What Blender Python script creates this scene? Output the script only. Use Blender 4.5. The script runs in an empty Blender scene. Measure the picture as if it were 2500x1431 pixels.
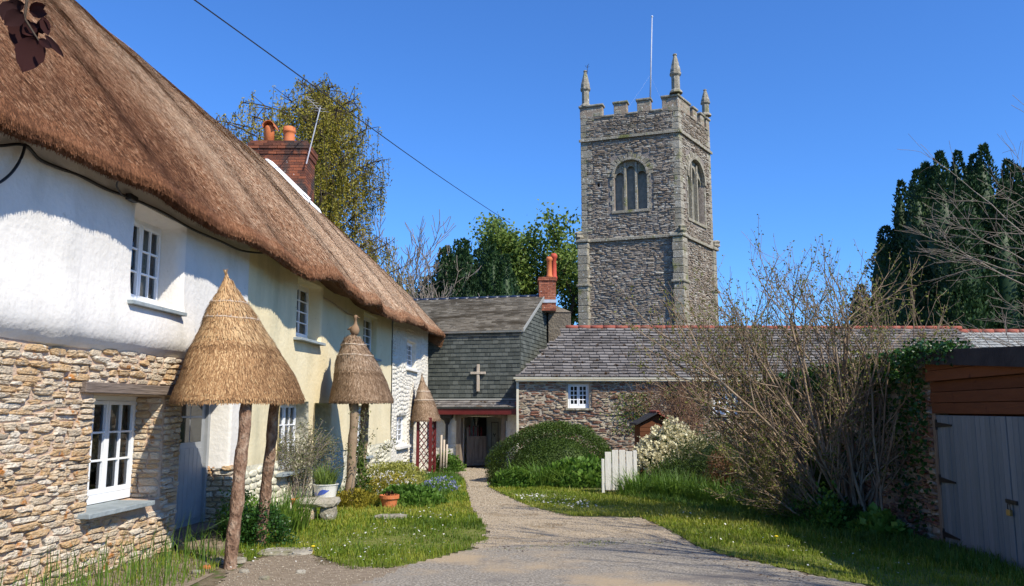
import bpy, math, random
import numpy as np
from math import radians as R, pi, sin, cos, tan, atan2, sqrt
random.seed(7); rng = np.random.default_rng(7)
SC = bpy.context.scene
COL = SC.collection

# ---------------------------------------------------------------- camera, sky, sun, exposure
EYE = 1.65
TH = math.atan(285/2000)
cam_d = bpy.data.cameras.new('camera'); cam = bpy.data.objects.new('camera', cam_d); COL.objects.link(cam)
cam_d.sensor_width = 36; cam_d.lens = 28.8; cam_d.clip_start = .05; cam_d.clip_end = 3000
cam.location = (0, 0, EYE); cam.rotation_euler = (pi/2+TH, 0, 0)
SC.camera = cam
SUN_AZ = (.72, -.69)          # horizontal direction towards the sun
SUN_EL = R(45)
w = bpy.data.worlds.new('World'); SC.world = w; w.use_nodes = True
nt = w.node_tree; bg = nt.nodes['Background']
sky = nt.nodes.new('ShaderNodeTexSky'); sky.sky_type = 'NISHITA'; sky.sun_disc = False
sky.sun_elevation = SUN_EL; sky.sun_rotation = atan2(SUN_AZ[0], SUN_AZ[1])
sky.air_density = 1.0; sky.dust_density = .25; sky.ozone_density = 5.0; sky.altitude = 0
tint = nt.nodes.new('ShaderNodeMix'); tint.data_type = 'RGBA'; tint.blend_type = 'MULTIPLY'; tint.inputs['Factor'].default_value = 1
tint.inputs['B'].default_value = (.50, .875, 1.34, 1)      # clean spring air, deeper blue all round the dome
nt.links.new(sky.outputs[0], tint.inputs['A']); nt.links.new(tint.outputs['Result'], bg.inputs[0]); bg.inputs[1].default_value = .115
sun_d = bpy.data.lights.new('sun', 'SUN'); sun_d.energy = 4.5; sun_d.angle = R(.5); sun_d.color = (1, .93, .80)
sun = bpy.data.objects.new('sun', sun_d); COL.objects.link(sun)
from mathutils import Vector
sdir = Vector((SUN_AZ[0]*cos(SUN_EL), SUN_AZ[1]*cos(SUN_EL), sin(SUN_EL))).normalized()
sun.rotation_euler = sdir.to_track_quat('Z', 'Y').to_euler(); sun.location = (20, -20, 30)
SC.view_settings.view_transform = 'Standard'; SC.view_settings.look = 'None'
SC.view_settings.exposure = 0.5; SC.view_settings.gamma = 1; SC.view_settings.use_curve_mapping = False
SC.render.engine = 'CYCLES'; SC.cycles.max_bounces = 6; SC.cycles.transparent_max_bounces = 8

# ---------------------------------------------------------------- helpers
def at(px, py, Y):
    cx = (px-1250)/2000; cy = (715.5-py)/2000
    k = Y/(cos(TH)-cy*sin(TH))
    return np.array([cx*k, Y, EYE+k*(sin(TH)+cy*cos(TH))])
def g(x, y):
    x = np.asarray(x, float); y = np.asarray(y, float)
    a = -.31*np.clip((y-8)/19, 0, 1)
    b = -.12*np.clip((x-3)/2.5, 0, 1)*np.clip((y-5)/4, 0, 1)*np.clip((24-y)/8, 0, 1)
    return a+b
def gr(px, py):
    z = 0.
    for _ in range(12):
        cy = (715.5-py)/2000; t = (sin(TH)+cy*cos(TH))/(cos(TH)-cy*sin(TH))
        Y = (z-EYE)/t; p = at(px, py, Y); z = float(g(p[0], p[1]))
    return p
def unit(v):
    v = np.asarray(v, float); n = np.linalg.norm(v, axis=-1, keepdims=True); return v/np.maximum(n, 1e-9)
WO = {}
def _link(me, name, mat, parent, origin):
    o = bpy.data.objects.new(name, me); COL.objects.link(o)
    po = WO.get(parent.name, np.zeros(3)) if parent else np.zeros(3)
    o.location = tuple(origin-po); WO[o.name] = np.array(origin, float)
    if parent: o.parent = parent
    if mat: me.materials.append(mat)
    return o
def mesh_np(name, V, F, mat, parent=None, tone=None, smooth=False, origin=None):
    """V (n,3), F (m,k) equal sized faces, tone per vertex"""
    V = np.asarray(V, float).reshape(-1, 3); F = np.asarray(F, int)
    if origin is None: origin = np.array([V[:, 0].mean(), V[:, 1].mean(), V[:, 2].min()])
    me = bpy.data.meshes.new(name); k = F.shape[1]
    me.vertices.add(len(V)); me.vertices.foreach_set('co', (V-origin).ravel())
    me.loops.add(F.size); me.loops.foreach_set('vertex_index', F.ravel().astype(np.int32))
    me.polygons.add(len(F)); me.polygons.foreach_set('loop_start', (np.arange(len(F))*k).astype(np.int32))
    me.polygons.foreach_set('use_smooth', np.full(len(F), smooth))
    me.update(calc_edges=True)
    if tone is not None:
        a = me.attributes.new('tone', 'FLOAT', 'POINT'); a.data.foreach_set('value', np.asarray(tone, np.float32).ravel())
    return _link(me, name, mat, parent, origin)
class MB:
    def __init__(s): s.v = []; s.f = []; s.t = []
    def add(s, V, F, t=.5):
        b = len(s.v); s.v += [tuple(map(float, p)) for p in V]; s.f += [tuple(i+b for i in f) for f in F]
        s.t += [t]*len(V); return s
    def box(s, a, b, t=.5, R3=None, O=None):
        x0, y0, z0 = a; x1, y1, z1 = b
        V = np.array([(x0,y0,z0),(x1,y0,z0),(x1,y1,z0),(x0,y1,z0),(x0,y0,z1),(x1,y0,z1),(x1,y1,z1),(x0,y1,z1)], float)
        if R3 is not None: V = V@np.asarray(R3, float)+(0 if O is None else np.asarray(O))
        return s.add(V, [(0,3,2,1),(4,5,6,7),(0,1,5,4),(1,2,6,5),(2,3,7,6),(3,0,4,7)], t)
    def tube(s, P, r, n=6, t=.5, cap=True):
        P = [np.asarray(p, float) for p in P]; m = len(P)
        if np.isscalar(r): r = [r]*m
        V = []
        for i, p in enumerate(P):
            d = unit(P[min(i+1, m-1)]-P[max(i-1, 0)])
            a = unit(np.cross(d, (0, 0, 1) if abs(d[2]) < .9 else (1, 0, 0))); b = np.cross(d, a)
            for k in range(n):
                q = 2*pi*k/n; V.append(p+r[i]*(cos(q)*a+sin(q)*b))
        F = [(i*n+k, i*n+(k+1) % n, (i+1)*n+(k+1) % n, (i+1)*n+k) for i in range(m-1) for k in range(n)]
        if cap: F += [tuple(range(n-1, -1, -1)), tuple((m-1)*n+k for k in range(n))]
        return s.add(V, F, t)
    def lathe(s, c, prof, n=16, t=.5, fn=None, ax=(1, 1), rot=0):
        V = []; m = len(prof)
        for i, (r, z) in enumerate(prof):
            for k in range(n):
                q = 2*pi*k/n+rot; rr = r*(fn(q, z) if fn else 1)
                V.append((c[0]+rr*cos(q)*ax[0], c[1]+rr*sin(q)*ax[1], c[2]+z))
        F = [(i*n+k, i*n+(k+1) % n, (i+1)*n+(k+1) % n, (i+1)*n+k) for i in range(m-1) for k in range(n)]
        F += [tuple(range(n-1, -1, -1)), tuple((m-1)*n+k for k in range(n))]
        return s.add(V, F, t)
    def prism(s, poly, d, t=.5):
        """poly: list of 3D points, extruded along vector d"""
        n = len(poly); V = list(poly)+[np.asarray(p)+np.asarray(d) for p in poly]
        return s.add(V, [tuple(range(n)), tuple(range(2*n-1, n-1, -1))]+[(i, (i+1) % n+0, (i+1) % n+n, i+n)[::-1] for i in range(n)], t)
    def build(s, name, mat, parent=None, smooth=False, bevel=0):
        V = np.array(s.v); o = np.array([V[:, 0].mean(), V[:, 1].mean(), V[:, 2].min()])
        me = bpy.data.meshes.new(name); me.from_pydata([tuple(p) for p in V-o], [], s.f); me.update()
        if smooth: me.polygons.foreach_set('use_smooth', np.full(len(s.f), True))
        a = me.attributes.new('tone', 'FLOAT', 'POINT'); a.data.foreach_set('value', np.array(s.t, np.float32))
        ob = _link(me, name, mat, parent, o)
        if bevel:
            m = ob.modifiers.new('bevel', 'BEVEL'); m.width = bevel; m.segments = 2; m.limit_method = 'ANGLE'
        return ob
def tag(o, label=None, cat=None, group=None, kind=None):
    for k, v in (('label', label), ('category', cat), ('group', group), ('kind', kind)):
        if v: o[k] = v
    return o
def thing(name, loc, label, cat, group=None):
    o = bpy.data.objects.new(name, None); COL.objects.link(o); o.location = tuple(map(float, loc)); o.empty_display_size = .2
    WO[o.name] = np.array(loc, float); return tag(o, label, cat, group)
class Pl:
    """vertical plane: origin O, along U (horizontal), outward normal N"""
    def __init__(s, O, U, N=None):
        s.O = np.array([O[0], O[1], 0.]); s.U = np.array([U[0], U[1], 0.])
        n = np.array([U[1], -U[0], 0.]) if N is None else np.array([N[0], N[1], 0.]); s.N = unit(n)
    def P(s, u, z, off=0):
        u = np.asarray(u, float)[..., None]; off = np.asarray(off, float)[..., None]
        p = s.O+u*s.U+off*s.N; p = p+np.zeros(np.broadcast_shapes(p.shape, np.asarray(z, float)[..., None].shape[:-1]+(3,)))
        p[..., 2] = z; return p
class Sl:
    """sloping plane: P(u,v,off)"""
    def __init__(s, O, U, V): s.O = np.asarray(O, float); s.U = unit(U); s.V = unit(V); s.N = unit(np.cross(s.U, s.V))
    def P(s, u, v, off=0):
        u = np.asarray(u, float)[..., None]; v = np.asarray(v, float)[..., None]; off = np.asarray(off, float)[..., None]
        return s.O+u*s.U+v*s.V+off*s.N
_ns = {}
def fbm(p, freq=1., seed=0, octv=4):
    p = np.asarray(p, float); out = np.zeros(p.shape[:-1]); amp = 1.; tot = 0
    for o in range(octv):
        key = (seed, o)
        if key not in _ns:
            r_ = np.random.default_rng(seed*31+o+5); _ns[key] = (unit(r_.normal(size=(6, 3)))*r_.uniform(.6, 1.5, (6, 1)), r_.uniform(0, 6.28, 6))
        D, ph = _ns[key]; out += amp*np.sin(p@D.T*freq*(2**o)*2+ph).sum(-1)/2.6; tot += amp; amp *= .55
    return out/tot
def inpoly(P, poly):
    poly = np.asarray(poly); x, y = P[:, 0], P[:, 1]; ins = np.zeros(len(P), bool); j = len(poly)-1
    for i in range(len(poly)):
        xi, yi = poly[i][:2]; xj, yj = poly[j][:2]
        with np.errstate(divide='ignore', invalid='ignore'):
            c = ((yi > y) != (yj > y)) & (x < (xj-xi)*(y-yi)/(yj-yi+1e-12)+xi)
        ins ^= c; j = i
    return ins
def gpoly(pts): return [gr(*p)[:2] for p in pts]
def free(a, b, z, holes):
    iv = [(a, b)]
    for (h0, h1, k0, k1) in holes:
        if k0 < z < k1:
            nv = []
            for p, q in iv:
                if h1 <= p or h0 >= q: nv.append((p, q)); continue
                if h0-p > .03: nv.append((p, h0))
                if q-h1 > .03: nv.append((h1, q))
            iv = nv
    return iv
def cells(a, b, z0, z1, h, l, holes=(), jit=.35, bond=None):
    """cut a rectangle into courses of pieces -> arrays u,z,w,h"""
    out = []; z = z0; row = 0
    while z < z1-.3*h:
        hh = h*random.uniform(1-jit, 1+jit); hh = min(hh, z1-z) if z1-z-hh > .25*h else z1-z
        for p, q in free(a, b, z+hh/2, holes):
            u = p
            if bond is not None and (row % 2): u = p-l/2
            while u < q-1e-4:
                ww = l*random.uniform(1-jit, 1+jit*1.6); e = u+ww
                if q-e < l*.35: e = q
                s_ = max(u, p); e2 = min(e, q)
                if e2-s_ > .015: out.append(((s_+e2)/2, z+hh/2, e2-s_, hh))
                u = e
        z += hh; row += 1
    return np.array(out)
# --- irregular rubble stones
def stone_geo(pl, C, depth, gap=.008, nr=10, round_=.5, wav=0., seed=1, rough=.16):
    n = len(C); r_ = np.random.default_rng(seed)
    th = np.linspace(0, 2*pi, nr, endpoint=False)[None]+r_.uniform(-.15, .15, (n, nr))
    cx = np.sign(np.cos(th))*np.abs(np.cos(th))**round_; sy = np.sign(np.sin(th))*np.abs(np.sin(th))**round_
    j = 1+r_.uniform(-rough, .1, (n, nr))
    W = (C[:, 2]/2-gap/2)[:, None]; H = (C[:, 3]/2-gap/2)[:, None]
    d = depth*r_.uniform(.35, 1.25, (n, 1))
    zo = wav*np.sin(C[:, 0]*1.7+C[:, 1]*2.1)[:, None]+wav*.5*np.sin(C[:, 0]*4.3+1)[:, None]
    rot = r_.normal(0, .035, (n, 1))*np.minimum(1, .2/C[:, 2:3])
    def ring(sc, dep, jj):
        a = W*cx*sc*jj; b = H*sy*sc*jj; a2 = a-b*rot; b2 = b+a*rot
        return pl.P(C[:, :1]+a2, C[:, 1:2]+b2+zo, dep)
    tl = r_.uniform(-.5, .5, (n, 1))*sy+r_.uniform(-.35, .35, (n, 1))*cx
    r0 = ring(1.02, np.full((n, nr), -.02), j)
    r1 = ring(.97, d*.6*(1+.4*tl), j)
    r2 = ring(.72, d*(1+.35*tl)+r_.uniform(-.1, .1, (n, nr))*d, j)
    c = pl.P(C[:, :1], C[:, 1:2]+zo, d*1.02)
    V = np.concatenate([r0, r1, r2, c], axis=1)
    F = []
    for k in range(nr):
        k2 = (k+1) % nr
        for a in (0, nr): F += [(a+k, a+k2, a+nr+k2), (a+k, a+nr+k2, a+nr+k)]
        F.append((2*nr+k, 2*nr+k2, 3*nr))
    return V, np.array(F)
def block_geo(pl, C, d0, d1, gap=.006, tilt=0., seed=1, dvar=0.):
    """flat pieces (slates, bricks, boards): d0 offset at top, d1 at bottom"""
    n = len(C); r_ = np.random.default_rng(seed)
    W = (C[:, 2]/2-gap/2); H = (C[:, 3]/2-gap/2); dv = r_.uniform(-dvar, dvar, n); rt = r_.normal(0, tilt, n)
    L = []
    for off_t, off_b in ((-.02, -.02), (d0, d1)):
        for sx, sz in ((-1, -1), (1, -1), (1, 1), (-1, 1)):
            o = (off_b if sz < 0 else off_t)+(dv if off_b > 0 else 0)
            L.append(pl.P(C[:, 0]+sx*W-sz*rt*H, C[:, 1]+sz*H+sx*rt*W, o))
    V = np.stack(L, 1)
    F = np.array([(4, 5, 6, 7), (0, 1, 5, 4), (1, 2, 6, 5), (2, 3, 7, 6), (3, 0, 4, 7)])
    return V, F
def pieces(V, F, name, mat, parent, limit=300, rest='infill', tone=None, smooth=False, seed=3):
    n, k, _ = V.shape; r_ = np.random.default_rng(seed)
    if tone is None: tone = r_.uniform(0, 1, n)
    order = np.argsort(np.linalg.norm(V.mean(1)-np.array([0, 0, EYE]), axis=1))
    for i in order[:limit]: mesh_np(name, V[i], F, mat, parent, np.full(k, tone[i]), smooth, origin=V[i].mean(0))
    r = order[limit:]
    if len(r):
        FF = (F[None]+(np.arange(len(r))*k)[:, None, None]).reshape(-1, F.shape[1])
        o = mesh_np(rest, V[r].reshape(-1, 3), FF, mat, parent, np.repeat(tone[r], k), smooth); o['kind'] = 'stuff'
def joined(V, F, name, mat, parent, tone=None, seed=3, smooth=False):
    n, k, _ = V.shape
    if tone is None: tone = np.random.default_rng(seed).uniform(0, 1, n)
    FF = (F[None]+(np.arange(n)*k)[:, None, None]).reshape(-1, F.shape[1])
    o = mesh_np(name, V.reshape(-1, 3), FF, mat, parent, np.repeat(tone, k), smooth); o['kind'] = 'stuff'; return o
# --- wall sheet with openings and reveals
def facade(name, pl, a, b, z0, ztop, holes, mat, parent, step=.12, amp=.02, freq=1., bulge=None, mat2=None, seed=2, rnd=.05, lowlip=0.):
    us = sorted(set([a, b]+[h[i] for h in holes for i in (0, 1)])); zz = sorted(set([z0, ztop]+[h[i] for h in holes for i in (2, 3)]))
    def fill(L):
        o = [L[0]]
        for p, q in zip(L, L[1:]):
            m = max(1, int(math.ceil((q-p)/step))); o += [p+(q-p)*i/m for i in range(1, m+1)]
        return np.array(o)
    U = fill([u for u in us if a <= u <= b]); Z = fill([z for z in zz if z0 <= z <= ztop])
    def off(u, z):
        o = amp*fbm(pl.P(u, z), freq, seed)+(bulge(u, z) if bulge else 0); return o
    UU, ZZ = np.meshgrid(U, Z, indexing='ij'); V = pl.P(UU, ZZ, off(UU, ZZ)); nz = len(Z)
    F = []
    for i in range(len(U)-1):
        for k in range(nz-1):
            uc = (U[i]+U[i+1])/2; zc = (Z[k]+Z[k+1])/2
            if any(h[0] < uc < h[1] and h[2] < zc < h[3] for h in holes): continue
            F.append((i*nz+k, (i+1)*nz+k, (i+1)*nz+k+1, i*nz+k+1))
    m = MB(); m.add(V.reshape(-1, 3), F)
    if lowlip:   # turn the bottom edge of the plaster back to the wall
        r0 = V[:, 0]; r1 = r0-pl.N*lowlip*.5-np.array([0, 0, .03]); r2 = r0-pl.N*lowlip
        n = len(U); m.add(np.concatenate([r0, r1, r2]), [(i+n*j, i+n*(j+1), i+1+n*(j+1), i+1+n*j) for j in range(2) for i in range(n-1)])
    for h in holes:
        h0, h1, k0, k1, dep = h[:5]
        hu = U[(U >= h0-1e-6) & (U <= h1+1e-6)]; hz = Z[(Z >= k0-1e-6) & (Z <= k1+1e-6)]
        ring = [(u, k0) for u in hu]+[(h1, z) for z in hz[1:]]+[(u, k1) for u in hu[::-1][1:]]+[(h0, z) for z in hz[::-1][1:-1]]
        op = k0 < z0-1e-6 or k0 <= z0+1e-6
        if op: ring = [(h1, z) for z in hz]+[(u, k1) for u in hu[::-1][1:]]+[(h0, z) for z in hz[::-1][1:]]
        ring = np.array(ring); cu = (h0+h1)/2; cz = (k0+k1)/2
        base = pl.P(ring[:, 0], ring[:, 1], off(ring[:, 0], ring[:, 1])); rows = [base]
        for (ins, dd) in ((.25, .12), (.6, .4), (1, 1)):
            q = ring.copy(); q[:, 0] += np.sign(cu-q[:, 0])*rnd*ins*(np.abs(q[:, 0]-cu) > (h1-h0)/2-.01); q[:, 1] += np.sign(cz-q[:, 1])*rnd*ins*.5*(np.abs(q[:, 1]-cz) > (k1-k0)/2-.01)
            rows.append(pl.P(q[:, 0], q[:, 1], off(ring[:, 0], ring[:, 1])*(1-min(1, ins))-rnd*dd))
        rows.append(pl.P(q[:, 0], q[:, 1], np.full(len(q), -dep)))
        n = len(ring); m.add(np.concatenate(rows), [(j*n+i, j*n+(i+1) % n, (j+1)*n+(i+1) % n, (j+1)*n+i)[::-1] for j in range(4) for i in range(n-1 if op else n)])
    return m.build(name, mat, parent, smooth=True)
# --- leaves and blades
def leafquads(C, D, L, wd, seed=0, fold=.15):
    r_ = np.random.default_rng(seed); n = len(C); D = unit(D)
    W = unit(np.cross(D, unit(r_.normal(size=(n, 3))))); N = np.cross(D, W)
    L = np.broadcast_to(L, (n,))[:, None]; wd = np.broadcast_to(wd, (n,))[:, None]
    V = np.stack([C, C+.45*L*D+wd*W+fold*wd*N, C+L*D, C+.45*L*D-wd*W+fold*wd*N], 1)
    return V
Q4 = np.array([(0, 1, 2, 3)])
def leaves(name, C, D, L, wd, mat, parent=None, seed=0, tone=None, kind=None):
    V = leafquads(C, D, L, wd, seed); n = len(C)
    if tone is None: tone = np.random.default_rng(seed+1).uniform(0, 1, n)
    o = mesh_np(name, V.reshape(-1, 3), np.arange(4*n).reshape(n, 4), mat, parent, np.repeat(tone, 4))
    if kind: o['kind'] = kind
    return o
def blades(name, B, H, wd, lean, mat, parent=None, seed=0, kind=None, az=None, tone=None):
    """curved blades, 3 rows of 2 verts"""
    r_ = np.random.default_rng(seed); n = len(B); az = r_.uniform(0, 2*pi, n) if az is None else az
    d = np.stack([np.cos(az), np.sin(az), np.zeros(n)], 1); s_ = np.stack([-np.sin(az), np.cos(az), np.zeros(n)], 1)
    H = np.broadcast_to(H, (n,))[:, None]; ln = np.broadcast_to(lean, (n,))[:, None]; wd = np.broadcast_to(wd, (n,))[:, None]
    up = np.array([0, 0, 1.])
    p0 = B; p1 = B+up*H*.55+d*ln*H*.25; p2 = B+up*H*(1-.35*ln**2)+d*ln*H*.8
    V = np.stack([p0-s_*wd, p0+s_*wd, p1-s_*wd*.9, p1+s_*wd*.9, p2-s_*wd*.12, p2+s_*wd*.12], 1)
    F = np.array([(0, 1, 3, 2), (2, 3, 5, 4)]); FF = (F[None]+(np.arange(n)*6)[:, None, None]).reshape(-1, 4)
    if tone is None: tone = r_.uniform(0, 1, n)
    o = mesh_np(name, V.reshape(-1, 3), FF, mat, parent, np.repeat(tone, 6))
    if kind: o['kind'] = kind
    return o
def scatter(poly, n, seed=0):
    r_ = np.random.default_rng(seed); p = np.asarray([q[:2] for q in poly]); lo = p.min(0); hi = p.max(0); out = []
    tot = 0
    while tot < n:
        q = r_.uniform(lo, hi, (n*2, 2)); q = q[inpoly(q, p)]; out.append(q); tot += len(q)
    q = np.concatenate(out)[:n]; return np.column_stack([q, g(q[:, 0], q[:, 1])])
def multitube(name, segs, mat, parent, n=4, tone=None):
    """segs: list of (p0,p1,r0,r1) -> one mesh"""
    A = np.array([s[0] for s in segs]); B = np.array([s[1] for s in segs]); r0 = np.array([s[2] for s in segs]); r1 = np.array([s[3] for s in segs])
    d = unit(B-A); h = np.where(np.abs(d[:, 2:3]) < .9, np.array([[0, 0, 1.]]), np.array([[1., 0, 0]])); a = unit(np.cross(d, h)); b = np.cross(d, a)
    q = np.arange(n)*2*pi/n; c = np.cos(q)[None, :, None]; s_ = np.sin(q)[None, :, None]
    ring = c*a[:, None]+s_*b[:, None]
    V = np.concatenate([A[:, None]+ring*r0[:, None, None], B[:, None]+ring*r1[:, None, None]], 1)
    F = np.array([(k, (k+1) % n, n+(k+1) % n, n+k) for k in range(n)])
    FF = (F[None]+(np.arange(len(segs))*2*n)[:, None, None]).reshape(-1, 4)
    t = np.random.default_rng(5).uniform(0, 1, len(segs)) if tone is None else tone
    return mesh_np(name, V.reshape(-1, 3), FF, mat, parent, np.repeat(t, 2*n), True)
def grow(p, d, L, r, depth, segs, tips, rnd, bend=.25, up=.1, kids=(2, 4), ratio=.68, nseg=4, minr=.003):
    p = np.array(p, float); d = unit(np.array(d, float)); pts = [p]; 
    for i in range(nseg):
        d = unit(d+rnd.normal(0, bend/1.6, 3)*.55+np.array([0, 0, up])); q = p+d*L/nseg
        ra = r*(1-.45*i/nseg); rb = r*(1-.45*(i+1)/nseg); segs.append((p, q, max(ra, minr), max(rb, minr))); p = q; pts.append(q)
        if depth > 0 and i >= 1:
            for _ in range(rnd.integers(kids[0], kids[1]+1) if i == nseg-1 else rnd.integers(0, 2)+ (1 if rnd.random() < .5 else 0)):
                nd = unit(d+unit(rnd.normal(size=3))*.75); grow(q, nd, L*ratio*rnd.uniform(.7, 1.15), rb*.62, depth-1, segs, tips, rnd, bend, up, kids, ratio, nseg, minr)
    if depth <= 1: tips.extend(pts[1:])

# ---------------------------------------------------------------- materials
def mat(name, cols, tone=0., scale=4., bump=.3, bscale=30., rough=.9, stretch=(1, 1, 1), detail=6, spots=None, spec=.2, bdist=.02, lich=None, metal=0., trans=0.):
    m = bpy.data.materials.new(name); m.use_nodes = True; n = m.node_tree.nodes; l = m.node_tree.links; b = n['Principled BSDF']
    b.inputs['Roughness'].default_value = rough; b.inputs['Specular IOR Level'].default_value = spec; b.inputs['Metallic'].default_value = metal
    geo = n.new('ShaderNodeNewGeometry'); mp = n.new('ShaderNodeMapping'); mp.inputs['Scale'].default_value = stretch; l.new(geo.outputs['Position'], mp.inputs['Vector'])
    nz = n.new('ShaderNodeTexNoise'); nz.inputs['Scale'].default_value = scale; nz.inputs['Detail'].default_value = detail; nz.inputs['Roughness'].default_value = .65; l.new(mp.outputs[0], nz.inputs['Vector'])
    sub = n.new('ShaderNodeMapRange'); sub.inputs['From Min'].default_value = .28; sub.inputs['From Max'].default_value = .72; l.new(nz.outputs['Fac'], sub.inputs['Value'])
    fac = sub.outputs[0]
    if tone:
        at_ = n.new('ShaderNodeAttribute'); at_.attribute_name = 'tone'
        mx = n.new('ShaderNodeMix'); mx.inputs['Factor'].default_value = tone; l.new(fac, mx.inputs['A']); l.new(at_.outputs['Fac'], mx.inputs['B']); fac = mx.outputs['Result']
    rp = n.new('ShaderNodeValToRGB'); e = rp.color_ramp.elements
    while len(e) < len(cols): e.new(.5)
    for i, c in enumerate(cols): e[i].position = i/(len(cols)-1) if len(cols) > 1 else 0; e[i].color = (*c, 1)
    l.new(fac, rp.inputs['Fac']); col = rp.outputs['Color']
    for k, sp in enumerate(spots or []):   # (colour, scale, threshold, softness[, stretch])
        s2 = n.new('ShaderNodeTexNoise'); s2.inputs['Scale'].default_value = sp[1]; s2.inputs['Detail'].default_value = 5; s2.inputs['Roughness'].default_value = .6
        mp2 = n.new('ShaderNodeMapping'); mp2.inputs['Location'].default_value = (k*7.3, k*3.1, 1.7*k); mp2.inputs['Scale'].default_value = sp[4] if len(sp) > 4 else (1, 1, 1); l.new(geo.outputs['Position'], mp2.inputs['Vector']); l.new(mp2.outputs[0], s2.inputs['Vector'])
        r2 = n.new('ShaderNodeMapRange'); r2.inputs['From Min'].default_value = sp[2]; r2.inputs['From Max'].default_value = sp[2]+sp[3]; l.new(s2.outputs['Fac'], r2.inputs['Value'])
        mm = n.new('ShaderNodeMix'); mm.data_type = 'RGBA'; l.new(r2.outputs[0], mm.inputs['Factor']); l.new(col, mm.inputs['A']); mm.inputs['B'].default_value = (*sp[0], 1); col = mm.outputs['Result']
    l.new(col, b.inputs['Base Color'])
    if bump:
        bn = n.new('ShaderNodeTexNoise'); bn.inputs['Scale'].default_value = bscale; bn.inputs['Detail'].default_value = 6; l.new(mp.outputs[0], bn.inputs['Vector'])
        bp = n.new('ShaderNodeBump'); bp.inputs['Strength'].default_value = bump; bp.inputs['Distance'].default_value = bdist; l.new(bn.outputs['Fac'], bp.inputs['Height']); l.new(bp.outputs[0], b.inputs['Normal'])
    if trans:
        tr = n.new('ShaderNodeBsdfTranslucent'); l.new(col, tr.inputs['Color']); ms = n.new('ShaderNodeMixShader'); ms.inputs[0].default_value = trans
        l.new(b.outputs[0], ms.inputs[1]); l.new(tr.outputs[0], ms.inputs[2]); l.new(ms.outputs[0], n['Material Output'].inputs['Surface'])
    return m
def glassmat():
    m = bpy.data.materials.new('window_glass'); m.use_nodes = True; n = m.node_tree.nodes; l = m.node_tree.links; n.remove(n['Principled BSDF'])
    fr = n.new('ShaderNodeFresnel'); fr.inputs['IOR'].default_value = 1.6; gl = n.new('ShaderNodeBsdfGlossy'); gl.inputs['Roughness'].default_value = .03; gl.inputs['Color'].default_value = (.9, .93, 1, 1)
    tr = n.new('ShaderNodeBsdfTransparent'); tr.inputs['Color'].default_value = (.62, .66, .64, 1); mx = n.new('ShaderNodeMixShader'); l.new(fr.outputs[0], mx.inputs[0]); l.new(tr.outputs[0], mx.inputs[1]); l.new(gl.outputs[0], mx.inputs[2]); l.new(mx.outputs[0], n['Material Output'].inputs['Surface']); return m
G_ = {}
G_['white'] = mat('white_limewash', [(.63,.60,.55),(.72,.69,.64)], scale=2, bump=.35, bscale=14, bdist=.03, spots=[((.52,.50,.45), 1.3, .56, .2, (1, 1, .35)), ((.48,.45,.39), 7, .66, .08)])
G_['cream'] = mat('cream_limewash', [(.66,.56,.35),(.75,.655,.44)], scale=1.5, bump=.35, bscale=12, bdist=.03, spots=[((.50,.45,.30), 1.2, .55, .2, (1, 1, .3)), ((.46,.40,.27), 8, .66, .08)])
G_['creamrough'] = mat('cream_painted_rubble', [(.52,.48,.36),(.68,.64,.50)], scale=5, bump=.8, bscale=9, bdist=.06, spots=[((.45,.42,.33), 6, .63, .1)])
G_['whiterough'] = mat('white_painted_rubble', [(.60,.56,.47),(.73,.69,.60)], scale=5, bump=.8, bscale=9, bdist=.06, spots=[((.50,.47,.40), 7, .64, .1)])
G_['mortar'] = mat('pink_beige_mortar', [(.42,.29,.20),(.56,.42,.31)], scale=9, bump=.7, bscale=40, bdist=.02)
G_['stone'] = mat('tan_rubble_stone', [(.36,.29,.21),(.56,.46,.33),(.46,.30,.15),(.62,.55,.44),(.56,.44,.30)], tone=.72, scale=6, bump=.9, bscale=26, stretch=(1, 1, 2.2), bdist=.035, spots=[((.42,.18,.05), 5, .6, .08), ((.20,.19,.17), 9, .61, .08), ((.60,.57,.50), 13, .63, .06)])
G_['tower'] = mat('grey_brown_slatestone', [(.14,.11,.082),(.235,.19,.145),(.29,.225,.165),(.36,.31,.245),(.48,.44,.37)], tone=.8, scale=3, bump=.9, bscale=14, stretch=(1, 1, 2), bdist=.05, spots=[((.47,.46,.40), 5, .57, .07), ((.10,.11,.04), 2, .62, .15)])
G_['towermortar'] = mat('dark_grey_mortar', [(.16,.13,.11),(.28,.245,.21)], scale=5, bump=.8, bscale=16, bdist=.05)
G_['granite'] = mat('lichened_granite', [(.14,.12,.085),(.28,.25,.19),(.42,.385,.32)], tone=.4, scale=4, bump=.9, bscale=18, bdist=.04, spots=[((.17,.17,.06), 1.6, .55, .15), ((.08,.07,.05), 9, .60, .08), ((.62,.61,.55), 8, .62, .06)])
G_['louvre'] = mat('grey_green_slate_panel', [(.15,.15,.125),(.28,.27,.23)], scale=5, bump=.3)
G_['redstone'] = mat('red_brown_rubble', [(.10,.07,.05),(.25,.19,.14),(.19,.08,.05),(.36,.30,.21),(.46,.41,.31)], tone=.7, scale=4, bump=.9, bscale=16, stretch=(1, 1, 2), bdist=.04, spots=[((.46,.43,.36), 6, .6, .08)])
G_['redmortar'] = mat('beige_lime_mortar', [(.28,.24,.18),(.42,.37,.29)], scale=7, bump=.6, bscale=25)
def thatchmat(name, dark, light, st=(8, 90, 8)):
    return mat(name, [dark, tuple((a+b)/2 for a, b in zip(dark, light)), light], tone=.35, scale=1., detail=8, stretch=st, bump=.9, bscale=1.3, bdist=.05, rough=.95, spec=.1)
G_['thatch'] = thatchmat('brown_reed_thatch', (.07,.032,.016), (.20,.11,.06))
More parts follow.
